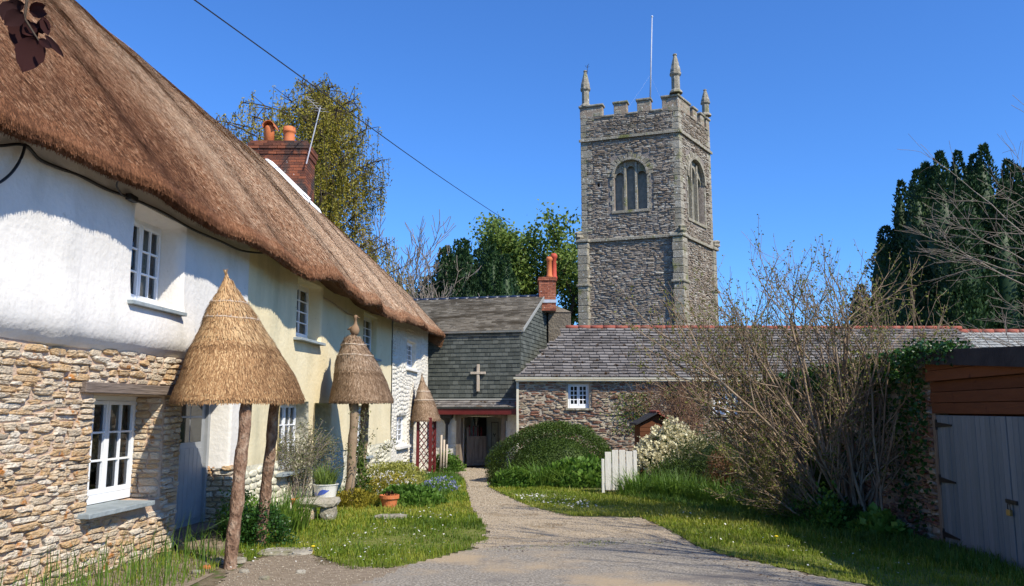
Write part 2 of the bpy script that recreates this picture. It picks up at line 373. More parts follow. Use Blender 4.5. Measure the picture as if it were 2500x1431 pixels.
G_['straw'] = mat('reed_ends', [(.07,.028,.012),(.26,.112,.052),(.47,.28,.16),(.72,.54,.37)], tone=.85, scale=.35, bump=0, rough=.85, spec=.15)
G_['porchstraw'] = mat('golden_reed_ends', [(.10,.045,.02),(.34,.19,.085),(.66,.46,.24)], tone=.7, scale=1.5, bump=0, rough=.85)
G_['porchbase'] = mat('golden_reed_base', [(.12,.065,.03),(.32,.20,.10)], scale=6, bump=.6, bscale=30, stretch=(6, 6, 1))
G_['oldstraw'] = mat('weathered_reed_ends', [(.07,.04,.022),(.25,.16,.095),(.44,.33,.23)], tone=.7, scale=1.5, bump=0, rough=.85)
G_['cord'] = mat('hazel_spar', [(.30,.20,.12),(.50,.42,.34)], scale=20, bump=.3)
G_['lead'] = mat('grey_lead', [(.35,.37,.42),(.5,.52,.56)], scale=4, bump=.15, rough=.6)
G_['slateG'] = mat('green_grey_wall_slate', [(.052,.057,.05),(.086,.093,.08),(.125,.132,.115)], tone=.8, scale=5, bump=.4, bscale=20, rough=.8, spec=.12, spots=[((.17,.18,.16), 9, .66, .06)])
G_['slateroofG'] = mat('lichened_roof_slate', [(.10,.085,.06),(.19,.165,.125),(.30,.265,.205)], tone=.7, scale=1.2, bump=.5, bscale=20, rough=.95, spec=.05, spots=[((.075,.06,.04), .8, .52, .12, (.5, 1, 3)), ((.34,.31,.25), 3, .64, .06)])
G_['slateP'] = mat('purple_grey_roof_slate', [(.10,.09,.08),(.165,.15,.138),(.24,.22,.20)], tone=.8, scale=4, bump=.5, bscale=18, rough=.9, spec=.08, spots=[((.05,.03,.015), 5.0, .60, .03), ((.32,.29,.25), 5, .66, .03), ((.12,.075,.045), 1.3, .62, .1)])
G_['slateL'] = mat('pale_roof_slate', [(.2,.2,.18),(.36,.36,.33)], tone=.75, scale=4, bump=.4, rough=.75)
G_['redridge'] = mat('red_clay_ridge', [(.24,.065,.045),(.34,.11,.075)], tone=.6, scale=5, bump=.3, spots=[((.30,.22,.16), 6, .6, .1)])
G_['navy'] = mat('blue_black_ridge', [(.018,.025,.045),(.03,.04,.07)], tone=.5, scale=5, bump=.2, rough=.35, spec=.5)
G_['brick'] = mat('dark_red_brick', [(.07,.03,.022),(.17,.065,.04),(.30,.10,.05)], tone=.7, scale=1.6, bump=.6, bscale=30, spots=[((.06,.045,.04), 1.5, .52, .12), ((.75,.73,.68), 5, .70, .03)])
G_['brickR'] = mat('orange_red_brick', [(.14,.045,.028),(.30,.10,.055),(.38,.17,.10)], tone=.7, scale=4, bump=.6, bscale=30, spots=[((.7,.66,.6), 9, .66, .04)])
G_['brickmortar'] = mat('brick_mortar', [(.16,.13,.11),(.30,.26,.22)], scale=8, bump=.5)
G_['pot'] = mat('orange_chimney_pot', [(.50,.14,.045),(.62,.20,.08)], scale=5, bump=.2, rough=.7)
G_['potR'] = mat('red_chimney_pot', [(.42,.06,.035),(.5,.09,.05)], scale=5, bump=.2, rough=.6)
G_['terracotta'] = mat('terracotta', [(.46,.13,.045),(.62,.21,.08)], scale=9, bump=.3, rough=.8, spots=[((.35,.22,.15), 7, .62, .1)])
G_['render'] = mat('grey_cement_render', [(.10,.085,.065),(.21,.175,.13)], scale=3, bump=1., bdist=.05, bscale=15)
G_['fillet'] = mat('white_cement_fillet', [(.75,.75,.76),(.85,.85,.86)], scale=5, bump=.3)
G_['paint'] = mat('white_gloss_paint', [(.76,.78,.80),(.82,.84,.86)], scale=6, bump=.08, rough=.4, spec=.4)
G_['doorpaint'] = mat('pale_blue_grey_paint', [(.24,.25,.26),(.31,.32,.33)], scale=5, bump=.08, rough=.45, spec=.4)
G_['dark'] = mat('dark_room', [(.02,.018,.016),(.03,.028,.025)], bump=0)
G_['curtain'] = mat('pale_curtain', [(.45,.43,.36),(.6,.58,.5)], scale=3, bump=.2, spots=[((.25,.32,.2), 14, .58, .05)])
G_['sill'] = mat('blue_grey_slate_sill', [(.20,.23,.24),(.32,.36,.37)], scale=7, bump=.5, bscale=20, spots=[((.55,.56,.54), 12, .66, .05)])
G_['lintel'] = mat('weathered_oak', [(.10,.075,.06),(.24,.19,.155)], scale=2, stretch=(6, 1, 14), bump=.6, bscale=4)
G_['bark'] = mat('reddish_rough_bark', [(.08,.04,.024),(.23,.14,.09),(.42,.32,.23)], tone=.1, scale=14, bump=1., bscale=28, bdist=.05, stretch=(1, 1, .6), spots=[((.42,.22,.08), 2.2, .68, .05)])
G_['hazelbark'] = mat('hazel_bark', [(.11,.075,.05),(.26,.185,.12),(.40,.31,.21)], tone=.5, scale=8, bump=.4)
G_['greybark'] = mat('pale_grey_bark', [(.16,.13,.10),(.32,.27,.22)], tone=.5, scale=6, bump=.3)
G_['darkbark'] = mat('dark_bark', [(.04,.03,.022),(.09,.065,.045)], tone=.5, scale=6, bump=.4)
G_['black'] = mat('black_cable', [(.012,.012,.013),(.02,.02,.021)], bump=.2, rough=.5, spec=.4)
G_['iron'] = mat('black_iron', [(.012,.012,.012),(.03,.028,.026)], bump=.2, rough=.5, spec=.4)
G_['maroon'] = mat('maroon_paint', [(.09,.010,.010),(.14,.016,.014)], scale=5, bump=.1, rough=.45, spec=.4)
G_['oak'] = mat('silvered_oak', [(.13,.10,.075),(.30,.24,.18)], scale=2, stretch=(8, 8, 1), bump=.5, bscale=6)
G_['crosswood'] = mat('bleached_cross_timber', [(.40,.32,.24),(.58,.49,.38)], scale=3, stretch=(6, 6, 1), bump=.5, bscale=6)
G_['gatewood'] = mat('bleached_gate_board', [(.58,.55,.48),(.74,.71,.64)], tone=.5, scale=2, stretch=(8, 8, 1), bump=.5, bscale=6)
G_['cladding'] = mat('red_brown_stained_board', [(.085,.032,.014),(.17,.065,.028)], tone=.6, scale=2, stretch=(1, 1, 9), bump=.4, bscale=6, spots=[((.05,.02,.012), 4, .64, .08)])
G_['garagepaint'] = mat('blue_grey_garage_paint', [(.12,.155,.175),(.21,.245,.265)], tone=.6, scale=2, stretch=(8, 8, 1), bump=.35, bscale=5, rough=.6)
G_['felt'] = mat('black_roof_felt', [(.022,.022,.024),(.05,.05,.052)], scale=3, bump=.4)
G_['gutter'] = mat('cream_gutter_paint', [(.52,.49,.38),(.64,.60,.48)], scale=4, bump=.1, rough=.5)
G_['ceramic'] = mat('cream_glazed_pot', [(.62,.60,.54),(.72,.70,.64)], bump=0, rough=.25, spec=.5)
G_['bluepaint'] = mat('blue_glaze', [(.06,.10,.42),(.10,.16,.55)], bump=0, rough=.25, spec=.5)
G_['asphalt'] = mat('worn_grey_asphalt', [(.10,.085,.07),(.245,.215,.17),(.47,.42,.35)], scale=42, detail=3, bump=.9, bscale=90, bdist=.012, spots=[((.38,.29,.185), .7, .50, .14), ((.17,.15,.13), 1.1, .60, .1), ((.42,.39,.34), 55, .66, .03)])
G_['gravel'] = mat('tan_gravel', [(.24,.185,.12),(.42,.33,.22),(.60,.50,.37)], scale=60, detail=3, bump=1., bscale=70, bdist=.02, spots=[((.26,.19,.11), 1.1, .55, .1)])
G_['pebble'] = mat('pebbles', [(.18,.145,.10),(.32,.265,.19),(.46,.40,.31)], tone=.8, scale=30, bump=.3)
G_['soil'] = mat('brown_soil', [(.06,.045,.028),(.15,.115,.07),(.22,.18,.12)], scale=14, bump=.9, bscale=40, bdist=.02, spots=[((.07,.10,.02), 2.5, .5, .08)])
G_['dirt'] = mat('dry_trodden_earth', [(.16,.12,.08),(.30,.24,.17)], scale=12, bump=.9, bscale=50, bdist=.015)
G_['turf'] = mat('turf_base', [(.07,.09,.015),(.14,.16,.025),(.20,.18,.07)], scale=9, bump=.8, bscale=40)
def leafm(name, cols, tone=.75, sc=1., tr=.35, rough=.55, spots=None): return mat(name, cols, tone=tone, scale=sc, bump=0, rough=rough, spec=.3, trans=tr, spots=spots)
G_['grass'] = leafm('grass_blades', [(.055,.10,.008),(.15,.22,.014),(.32,.33,.035),(.44,.36,.11)], tone=.6, sc=1.4)
G_['lush'] = leafm('lush_blades', [(.04,.09,.012),(.11,.20,.025),(.23,.33,.05)])
G_['yellowgreen'] = leafm('yellow_green_leaf', [(.14,.17,.03),(.34,.34,.07),(.52,.50,.16)])
G_['midgreen'] = leafm('mid_green_leaf', [(.04,.095,.012),(.10,.20,.025),(.20,.32,.05)])
G_['olive'] = leafm('golden_olive_leaf', [(.15,.14,.015),(.32,.27,.03),(.48,.38,.06)])
G_['spring'] = leafm('spring_green_leaf', [(.07,.12,.02),(.15,.22,.04),(.26,.33,.08)])
G_['yew'] = leafm('dark_yew_needles', [(.012,.030,.009),(.024,.058,.016),(.045,.09,.024)], tr=.1)
G_['hedge'] = leafm('clipped_bush_leaf', [(.025,.045,.007),(.055,.095,.012),(.12,.18,.022)], tone=.65, tr=.2)
G_['ivy'] = leafm('ivy_leaf', [(.012,.045,.010),(.03,.085,.015),(.06,.14,.02)], tr=.2, rough=.35)
G_['juniper'] = leafm('juniper_spray', [(.02,.04,.008),(.05,.075,.014),(.10,.125,.025)], tr=.2)
G_['russet'] = leafm('russet_shrub_leaf', [(.06,.03,.015),(.13,.06,.025),(.16,.10,.03)], tr=.25)
G_['hazelleaf'] = leafm('young_hazel_leaf', [(.08,.10,.015),(.16,.18,.03),(.26,.26,.05)])
G_['willowleaf'] = leafm('grey_olive_leaf', [(.08,.10,.04),(.16,.17,.07),(.28,.26,.12)])
G_['plum'] = leafm('dark_red_plum_leaf', [(.012,.002,.002),(.025,.004,.003),(.035,.006,.004)], tr=.2, rough=.9)
G_['whiteflower'] = leafm('white_petals', [(.62,.60,.50),(.82,.80,.74)], tr=.3)
G_['creamflower'] = leafm('cream_petals', [(.50,.44,.24),(.72,.66,.42),(.80,.76,.56)], tr=.3)
G_['blueflower'] = leafm('blue_petals', [(.16,.18,.42),(.34,.36,.62)], tr=.3)
G_['yellowflower'] = leafm('yellow_petals', [(.80,.58,.02),(.85,.66,.04)], tr=.2)
G_['deadtwig'] = mat('dry_creeper', [(.16,.085,.05),(.30,.19,.12)], tone=.6, bump=.2)
G_['glass'] = glassmat()

# ================================================================ GROUND
def axis(l): return np.unique(np.round(np.concatenate(l), 4))
gx = axis([[-600, -200, -80, -40], np.linspace(-20, 20, 60), [40, 80, 200, 600]]); gy = axis([[-300, -100, -30], np.linspace(-10, 40, 90), [60, 100, 200, 400, 900]])
XX, YY = np.meshgrid(gx, gy, indexing='ij'); V = np.stack([XX, YY, g(XX, YY)-.006], -1).reshape(-1, 3); ny = len(gy)
F = [(i*ny+k, (i+1)*ny+k, (i+1)*ny+k+1, i*ny+k+1) for i in range(len(gx)-1) for k in range(ny-1)]
tag(mesh_np('ground', V, F, G_['soil']), kind='structure')
def sheet(name, poly, dz, m, c=.06, edge=.1, kind='structure', seed=0, rough=0.):
    p = np.asarray(poly); lo = p.min(0)-.2; hi = p.max(0)+.2
    X = np.arange(lo[0], hi[0], c); Y = np.arange(lo[1], hi[1], c); A, B = np.meshgrid(X, Y, indexing='ij')
    n = len(Y); C = np.stack([A[:-1, :-1]+c/2, B[:-1, :-1]+c/2], -1).reshape(-1, 2)
    C3 = np.column_stack([C, np.zeros(len(C))]); J = C+edge*np.column_stack([fbm(C3, 1.3, 11+seed), fbm(C3, 1.3, 23+seed)])+edge*.5*np.column_stack([fbm(C3, 6, 31+seed), fbm(C3, 6, 43+seed)])
    ok = inpoly(J, p).reshape(len(X)-1, n-1); ii, kk = np.nonzero(ok)
    F = np.stack([ii*n+kk, (ii+1)*n+kk, (ii+1)*n+kk+1, ii*n+kk+1], 1); V = np.stack([A, B, g(A, B)+dz], -1).reshape(-1, 3)
    if rough: V[:, 2] += rough*np.abs(fbm(V*np.array([1, 1, 0]), 5, 3))
    used, inv = np.unique(F, return_inverse=True)
    return tag(mesh_np(name, V[used], inv.reshape(F.shape), m, smooth=True), kind=kind)
P_road = gpoly([(985,1388),(1110,1354),(1190,1337),(1330,1327),(1500,1312),(1650,1324),(1760,1354),(1880,1387),(2020,1414),(2100,1428)])+[np.array(q) for q in [(3.6,6.6),(4.6,5),(6,-12),(-7,-12),(-4,5.5),(-2.4,7.0)]]+gpoly([(880,1425)])
P_path = gpoly([(1116,1143),(1133,1170),(1143,1200),(1150,1240),(1185,1285),(1192,1315),(1165,1345),(1110,1360),(1330,1345),(1500,1335),(1760,1362),(1700,1340),(1640,1300),(1560,1265),(1480,1264),(1400,1264),(1300,1240),(1222,1208),(1187,1185),(1200,1165),(1245,1143)])
P_dirt = gpoly([(520,1428),(600,1372),(740,1345),(800,1380),(960,1388),(1100,1360),(1190,1335),(1180,1350),(1000,1400),(890,1428)])+[np.array((-1.6,7.0)), np.array((-2.6,7.0))]
sheet('gravel_path', P_path, .004, G_['gravel'], .05, .12)
sheet('road', P_road, .010, G_['asphalt'], .08, .08, seed=5)
sheet('dirt_strip', P_dirt, .002, G_['dirt'], .05, .08, seed=8)
P_lawn = gpoly([(600,1372),(560,1290),(640,1270),(700,1230),(820,1190),(1000,1160),(1110,1160),(1133,1172),(1150,1240),(1185,1290),(1190,1325),(1110,1352),(980,1385),(850,1392),(760,1350),(660,1352)])
P_verge = gpoly([(1190,1188),(1290,1236),(1400,1260),(1480,1260),(1560,1262),(1640,1297),(1700,1335),(1880,1384),(2110,1428)])+[np.array((4.6,6)), np.array((5.6,7.5))]+gpoly([(2460,1400),(2290,1340),(2150,1300),(1900,1260),(1700,1225),(1550,1205),(1300,1190)])
sheet('lawn', P_lawn, .001, G_['turf'], .06, .1, seed=2); sheet('grass_verge', P_verge, .0015, G_['turf'], .06, .1, seed=3)
def grassfield(name, poly, n, h, seed, m='grass', w_=.0035, near=None):
    B = scatter(poly, n, seed); r_ = np.random.default_rng(seed)
    dens = fbm(B*np.array([1, 1, 0]), 1.1, 4)*.5+.5+fbm(B*np.array([1, 1, 0]), 5, 6)*.25; keep = r_.uniform(0, 1, n) < np.clip(dens+.35, .15, 1); B = B[keep]; dens = dens[keep]
    H = h*r_.uniform(.45, 1.15, len(B))*(.35+1.0*np.clip(dens, 0, 1)); t = np.clip(.38+.5*fbm(B*np.array([1, 1, 0]), .9, 9)+r_.normal(0, .22, len(B)), 0, 1)
    dist = np.linalg.norm(B[:, :2], axis=1)
    return blades(name, B, H, w_*np.clip(dist/9, .9, 2.4), r_.uniform(.1, 1., len(B)), G_[m], None, seed, 'stuff', tone=t)
grassfield('grass_blades_on_lawn', P_lawn, 62000, .082, 3)
grassfield('grass_blades_on_verge', P_verge, 62000, .075, 4)
grassfield('taller_grass_tufts', P_lawn, 1800, .17, 44, 'lush', .004)
grassfield('dry_grass_on_verge', P_verge, 5000, .12, 45, 'yellowgreen', .003)
mm_ = gpoly([(1120,1170),(1215,1200),(1400,1262),(1560,1262),(1700,1335),(1880,1384),(1700,1375),(1500,1330),(1340,1330),(1190,1338),(1192,1300),(1150,1235)])
B = scatter(P_path+[], 9000, 9); Bn = scatter(P_dirt, 1800, 10); B2 = scatter(P_road[:10]+[np.array((2.5,7.2)), np.array((-1.8,7.2))], 9000, 12); B = np.concatenate([B, Bn, B2])
s_ = rng.uniform(.003, .009, len(B))*np.clip(np.linalg.norm(B[:, :2], axis=1)/9, 1, 2)
oc = np.array([(1,0,0),(0,1,0),(-1,0,0),(0,-1,0),(0,0,1),(0,0,-1)], float); Fo = np.array([(0,1,4),(1,2,4),(2,3,4),(3,0,4),(1,0,5),(2,1,5),(3,2,5),(0,3,5)])
V = B[:, None]+oc[None]*s_[:, None, None]*rng.uniform(.6, 1.3, (len(B), 6, 3))+np.array([0, 0, .006])
joined(V, Fo, 'loose_pebbles', G_['pebble'], None, seed=6)
def daisies(name, poly, n, seed, m='whiteflower', r0=.011, hh=.07, cluster=.0):
    B = scatter(poly, n, seed); r_ = np.random.default_rng(seed); k = 8; a = np.arange(k)*2*pi/k
    if cluster: B = B[fbm(B*np.array([1, 1, 0]), 1.6, seed) > cluster]
    rr = r0*r_.uniform(.7, 1.2, len(B))*np.clip(np.linalg.norm(B[:, :2], axis=1)/10, .8, 2)
    z = r_.uniform(.5, 1, len(B))*hh; tl = r_.normal(0, .3, (len(B), 2))
    ring = np.stack([np.cos(a), np.sin(a), np.zeros(k)], 1)[None]*rr[:, None, None]; ring[..., 2] = ring[..., 0]*tl[:, :1]+ring[..., 1]*tl[:, 1:]
    V = B[:, None]+ring+np.array([0, 0, 1.])*z[:, None, None]; c = V.mean(1, keepdims=True)+np.array([0, 0, .002])
    V = np.concatenate([V, c], 1); F = np.array([(i, (i+1) % k, k) for i in range(k)])
    return joined(V, F, name, G_[m], None)
daisies('daisies_in_lawn', gpoly([(620,1400),(700,1340),(900,1290),(1080,1220),(1150,1290),(1080,1350),(880,1400)]), 190, 3, cluster=-.3)
daisies('daisies_in_verge', gpoly([(1500,1265),(1640,1295),(1760,1345),(2000,1405),(2300,1420),(2200,1350),(1900,1300),(1650,1255)]), 60, 5)
daisies('daisy_patch_by_path', gpoly([(1250,1212),(1290,1230),(1400,1245),(1470,1240),(1420,1218),(1330,1208)]), 170, 6, r0=.012, hh=.05)
for k, (px, py) in enumerate([(764,1352),(1896,1326)]):
    p = gr(px, py); m = MB(); m.lathe(p+np.array([0,0,.085]), [(.003,-.012),(.024,-.002),(.026,.004),(.012,.012)], 10); m.tube([p, p+np.array([0,0,.08])], .0025, 5)
    tag(m.build('dandelion', G_['yellowflower']), ['yellow dandelion in the grass beside the leaning porch post', 'yellow dandelion on the verge below the bare hazel'][k], 'flower', 'dandelions in the grass')

# ================================================================ THATCHED ROW
WALL = Pl((-4.94, 0), (.075, 1), (1, -.075))
def wx(y): return -4.94+.075*y
eY = np.array([3.5,6.4,6.9,8.16,9.16,10.2,11.2,12.0,12.9,13.6,14.2,14.9,15.6,16.4,17.4,18.4,19.4,20.4,22,24.8,28.3])
eZ = np.array([3.82,3.88,3.95,3.98,3.97,3.95,3.96,4.00,3.97,3.86,3.97,4.02,3.94,3.80,3.92,3.76,3.74,3.86,3.90,4.03,4.20])-.02
rYZ = [at(180,0,11.93)[1:], at(400,190,14.76)[1:], at(620,375,19.4)[1:], at(846,590,27.6)[1:]]
rY = np.array([3.5]+[q[0] for q in rYZ]+[28.3]); rZ = np.array([8.0]+[q[1] for q in rYZ]+[7.33])
def ovh(y): return float(np.interp(y, [5, 12, 14, 16, 19, 22, 26, 28], [0, 0, .13, .27, .37, .33, .14, .04]))
def thatch_profile(y):
    ze = np.interp(y, eY, eZ); zr = np.interp(y, rY, rZ); b = .03*sin(y*2.3)+.02*sin(y*5.1+1)+ovh(y)
    pr = [(-.02, ze+.27), (.12, ze+.18), (.28+b, ze+.05), (.40+b, ze), (.455+b, ze+.03), (.47+b, ze+.10)]
    for i in range(1, 19):
        t = i/18; x = .47+b*(1-t)+(-2.75-.47)*t; z = ze+.10+(zr-ze-.10)*t
        z += .16*sin(pi*t)+(.10*sin(pi*t*1.0))*0; pr.append((x, z))
    pr += [(-2.95, zr+.0), (-3.2, zr-.22)]+[(-3.2-.5*i, zr-.22-.6*i) for i in range(1, 6)]
    return np.array(pr)
def thatch_grid(y0, y1, step=.14):
    ys = np.linspace(y0, y1, int((y1-y0)/step)+1); V = []
    for y in ys:
        pr = thatch_profile(y); hip = max(0, y-27.4)/.7
        V.append(np.stack([wx(y)+pr[:, 0], np.full(len(pr), y), pr[:, 1]-.10*hip*hip], 1))
    V = np.array(V); n = fbm(V, .45, 3, 3)*.05+fbm(V, 2.2, 8, 3)*.008
    V[..., 2] += n; V[..., 0] += n*.6; return V
def thatch(parent, y0, y1, endcap0=False, endcap1=False):
    V = thatch_grid(y0, y1); a, b, _ = V.shape
    F = [(i*b+k, (i+1)*b+k, (i+1)*b+k+1, i*b+k+1) for i in range(a-1) for k in range(b-1)]
    m = MB(); m.add(V.reshape(-1, 3), F)
    if endcap1:
        e = V[-1]; c = e.copy(); c[:, 2] = np.minimum(c[:, 2], c[:, 2]); inner = e+np.array([-.1, .06, -.32]); n = len(e)
        m.add(np.concatenate([e, inner]), [(k, k+1, k+1+n, k+n) for k in range(n-1)])
    return m.build('thatch_roof', G_['thatch'], parent, smooth=True), V
def straws(parent, V, n, seed, L=(.05, .11), m='straw', kmin=3, kmax=24, w0=.0034, eav=.12):
    r_ = np.random.default_rng(seed); a, b, _ = V.shape
    ii = r_.uniform(0, a-1.001, n); kk = kmin+(kmax-1.001-kmin)*r_.uniform(0, 1, n)
    ne = int(n*eav); kk[:ne] = r_.uniform(2.0, 5.6, ne)
    i0 = ii.astype(int); k0 = kk.astype(int); fi = (ii-i0)[:, None]; fk = (kk-k0)[:, None]
    p = (V[i0, k0]*(1-fi)+V[i0+1, k0]*fi)*(1-fk)+(V[i0, k0+1]*(1-fi)+V[i0+1, k0+1]*fi)*fk
    dn = unit(V[i0, k0]-V[i0, k0+1]); al = unit(V[i0+1, k0]-V[i0, k0]); nn = unit(np.cross(al, -dn)); nn *= np.sign((nn*np.array([1, 0, .8])).sum(1, keepdims=True)+1e-6)
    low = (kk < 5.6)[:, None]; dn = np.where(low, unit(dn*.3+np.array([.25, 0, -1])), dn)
    d = unit(dn+nn*r_.uniform(.03, .18, (n, 1))+al*r_.normal(0, .16, (n, 1))-np.array([.0, 1., 0])*.10)
    dist = np.linalg.norm(p, axis=1, keepdims=True); Ls = r_.uniform(*L, (n, 1))*np.where(low, .38+.9*r_.uniform(0, 1, (n, 1))**8, 1)*np.clip(dist/12, .85, 1.15); wd = w0*np.clip(dist/9, .8, 2.6)
    q = p-d*Ls*.5+nn*.004; V4 = np.stack([q-al*wd, q+al*wd, q+d*Ls+al*wd*.8, q+d*Ls-al*wd*.8], 1)
    hs = np.sin(np.floor(p/np.array([.05, .035, .05]))@np.array([12.9898, 78.233, 37.719]))*43758.5453; hs = hs-np.floor(hs)
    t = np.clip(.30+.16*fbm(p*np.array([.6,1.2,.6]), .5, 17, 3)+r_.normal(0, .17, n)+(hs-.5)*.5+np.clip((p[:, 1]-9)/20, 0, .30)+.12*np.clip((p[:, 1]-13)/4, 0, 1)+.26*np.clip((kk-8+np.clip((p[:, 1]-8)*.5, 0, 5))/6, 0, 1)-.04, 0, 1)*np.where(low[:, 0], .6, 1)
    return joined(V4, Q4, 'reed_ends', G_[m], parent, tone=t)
def window(parent, u0, u1, z0, z1, dep, lights, cols, rows, pl=WALL, tilt=0., fr=.05, name='window', room=.6, curtain=None, bar=.022, hopper=False):
    """window set back dep behind the wall plane; lights = number of casements"""
    root = None; f = MB(); W = u1-u0
    def bx(a, b, c, d, o0, o1, mb, t=.5):
        pts = [pl.P(a, c, o0), pl.P(b, c, o0), pl.P(b, c, o1), pl.P(a, c, o1), pl.P(a, d, o0), pl.P(b, d, o0), pl.P(b, d, o1), pl.P(a, d, o1)]
        mb.add([np.ravel(p) for p in pts], [(0,3,2,1),(4,5,6,7),(0,1,5,4),(1,2,6,5),(2,3,7,6),(3,0,4,7)], t)
    D = -dep
    bx(u0-.03, u0+fr, z0-.03, z1+.03, D-.07, D, f); bx(u1-fr, u1+.03, z0-.03, z1+.03, D-.07, D, f)
    bx(u0+fr, u1-fr, z1-fr, z1+.03, D-.069, D-.001, f); bx(u0+fr, u1-fr, z0-.03, z0+fr*1.3, D-.069, D+.012, f)
    win = f.build(name, G_['paint'], parent, bevel=.004)
    for i in range(lights):
        a = u0+fr+(W-2*fr)*i/lights+.004; b = u0+fr+(W-2*fr)*(i+1)/lights-.004; c = z0+fr*1.3+.003; d = z1-fr-.003; s = .04
        m = MB(); o0, o1 = D-.045, D+.010
        bx(a, a+s, c, d, o0, o1, m); bx(b-s, b, c, d, o0, o1, m); bx(a+s, b-s, d-s, d, o0, o1-.001, m); bx(a+s, b-s, c, c+s*1.4, o0, o1-.001, m)
        for j in range(1, cols): x = a+s+(b-a-2*s)*j/cols; bx(x-bar/2, x+bar/2, c+s*1.4, d-s, o0+.01, o1-.006, m)
        for j in range(1, rows): z = c+s*1.4+(d-c-2.4*s)*j/rows; bx(a+s, b-s, z-bar/2, z+bar/2, o0+.011, o1-.008, m)
        m.build('casement', G_['paint'], win, bevel=.002)
        for j in range(cols):
            for k in range(rows):
                xa = a+s+(b-a-2*s)*j/cols; xb = a+s+(b-a-2*s)*(j+1)/cols; za = c+s*1.4+(d-c-2.4*s)*k/rows; zb = c+s*1.4+(d-c-2.4*s)*(k+1)/rows
                e = random.uniform(-.002, .002)
                p = MB(); p.add([np.ravel(pl.P(xa, za, o0+.02+e)), np.ravel(pl.P(xb, za, o0+.02)), np.ravel(pl.P(xb, zb, o0+.02-e)), np.ravel(pl.P(xa, zb, o0+.02))], [(0,1,2,3)]); p.build('pane', G_['glass'], win)
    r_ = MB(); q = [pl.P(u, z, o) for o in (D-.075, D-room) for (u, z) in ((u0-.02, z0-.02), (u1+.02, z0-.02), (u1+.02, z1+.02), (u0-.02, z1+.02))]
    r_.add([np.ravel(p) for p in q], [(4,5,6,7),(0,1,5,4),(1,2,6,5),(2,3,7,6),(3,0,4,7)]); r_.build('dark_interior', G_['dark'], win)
    for (ca, cb) in (curtain or []):
        n = 24; m = MB(); V = []
        for i in range(n+1):
            u = ca+(cb-ca)*i/n
            for z in (z0+.02, z1-.02): V.append(np.ravel(pl.P(u+(.06 if z < (z0+z1)/2 else 0)*(i/n), z, D-.14+.03*sin(i*1.6))))
        m.add(V, [(2*i, 2*i+2, 2*i+3, 2*i+1) for i in range(n)]); m.build('curtain', G_['curtain'], win, smooth=True)
    return win
def slab(parent, u0, u1, z, th, o0, o1, m, name='window_sill', pl=WALL, tone=.5, slope=.0, bevel=.006):
    b = MB(); V = [np.ravel(pl.P(u, z+dz+(slope if o == o0 else 0), o)) for dz in (-th, 0) for (u, o) in ((u0, o0), (u1, o0), (u1, o1), (u0, o1))]
    b.add(V, [(0,1,2,3)[::-1],(4,5,6,7),(0,1,5,4),(1,2,6,5),(2,3,7,6),(3,0,4,7)], tone); return b.build(name, m, parent, bevel=bevel)

# ---- cottage 1: white above, bare stone below
c1 = thing('thatched_cottage', (wx(9), 9, 0), 'nearest thatched cottage, white upper wall over bare tan rubble stone', 'cottage', 'thatched cottages in the row')
S0, S1 = 4.0, 12.35
winA = (8.95, 10.25, 2.84, 3.96, .30); doorH = (10.42, 12.0, -.2, 1.98, .42); winB = (8.5, 9.98, .60, 1.82, .36)
def bulgeA(u, z): return .035+.075*np.exp(-((z-2.5)/.4)**2)-.10*np.clip((2.46-z)/.19, 0, 1)**2.2+.035*np.sin(u*.9+.5)+.03*np.exp(-((u-7.75)/.22)**2)
def lipz(u): return 2.27
facade('white_plaster_wall', WALL, S0, 10.52, 2.27, 4.3, [winA], G_['white'], c1, .1, .022, .6, bulgeA, rnd=.09, lowlip=.1)
facade('white_plaster_wall', WALL, 10.52, S1, .82, 4.35, [(10.4, 12.0, .5, 1.98, .42)], G_['white'], c1, .1, .018, .6, lambda u, z: .02+.03*np.exp(-((z-2.5)/.35)**2)+.035*np.sin(u*.9+.5), rnd=.05)
mort = facade('stone_wall', WALL, S0, 10.42, -.3, 2.30, [winB], G_['mortar'], c1, .1, .012, 1.5, None, rnd=.03)
Cst = cells(5.0, 10.40, -.1, 2.27, .058, .23, [(winB[0]-.0, winB[1]+.0, winB[2]-.05, winB[3]+.01), (8.25, 10.25, 1.82, 1.93)], .5)
V, F = stone_geo(WALL, Cst, .034, .0, 12, .60, wav=.035, seed=5, rough=.3)
pieces(V, F, 'stone', G_['stone'], mort, 300, 'small_rubble', smooth=False)
PlB = Pl((wx(9.94)+.0, 9.955), (-1, .0), (0, -1)); C2 = cells(.0, .34, .62, 1.80, .07, .17, (), .35); V, F = stone_geo(PlB, C2, .02, .008, seed=8); pieces(V, F, 'stone', G_['stone'], mort, 80)
PlD = Pl((wx(11.99)+.03, 11.985), (-1, 0), (0, -1))
b = MB(); b.prism([PlD.P(a, z, -.03).ravel() for a, z in ((0,-.25),(.44,-.25),(.44,.86),(0,.86))], (0, .3, 0)); pier = b.build('stone_pier', G_['mortar'], c1)
C3 = cells(-.02, .40, -.1, .86, .075, .2, (), .35); V, F = stone_geo(PlD, C3, .04, .008, seed=9); pieces(V, F, 'stone', G_['stone'], pier, 60)
Pl12 = Pl((-4.94+.0, 0), (.075, 1), (1, -.075)); C3 = cells(12.0, 12.33, -.1, .84, .075, .22); V, F = stone_geo(WALL, C3, .03, .008, seed=19); pieces(V, F, 'stone', G_['stone'], pier, 60)
slab(c1, 12.0, 12.33, .84, 1.2, -.3, .0, G_['mortar'], 'stone_pier_core', bevel=0)
window(c1, 9.16, 10.2, 2.88, 3.92, .27, 2, 2, 3, curtain=[(9.86, 10.14), (9.22, 9.4)])
window(c1, 8.72, 9.95, .66, 1.80, .33, 2, 2, 3, curtain=[(9.55, 9.92), (8.8, 9.05)])
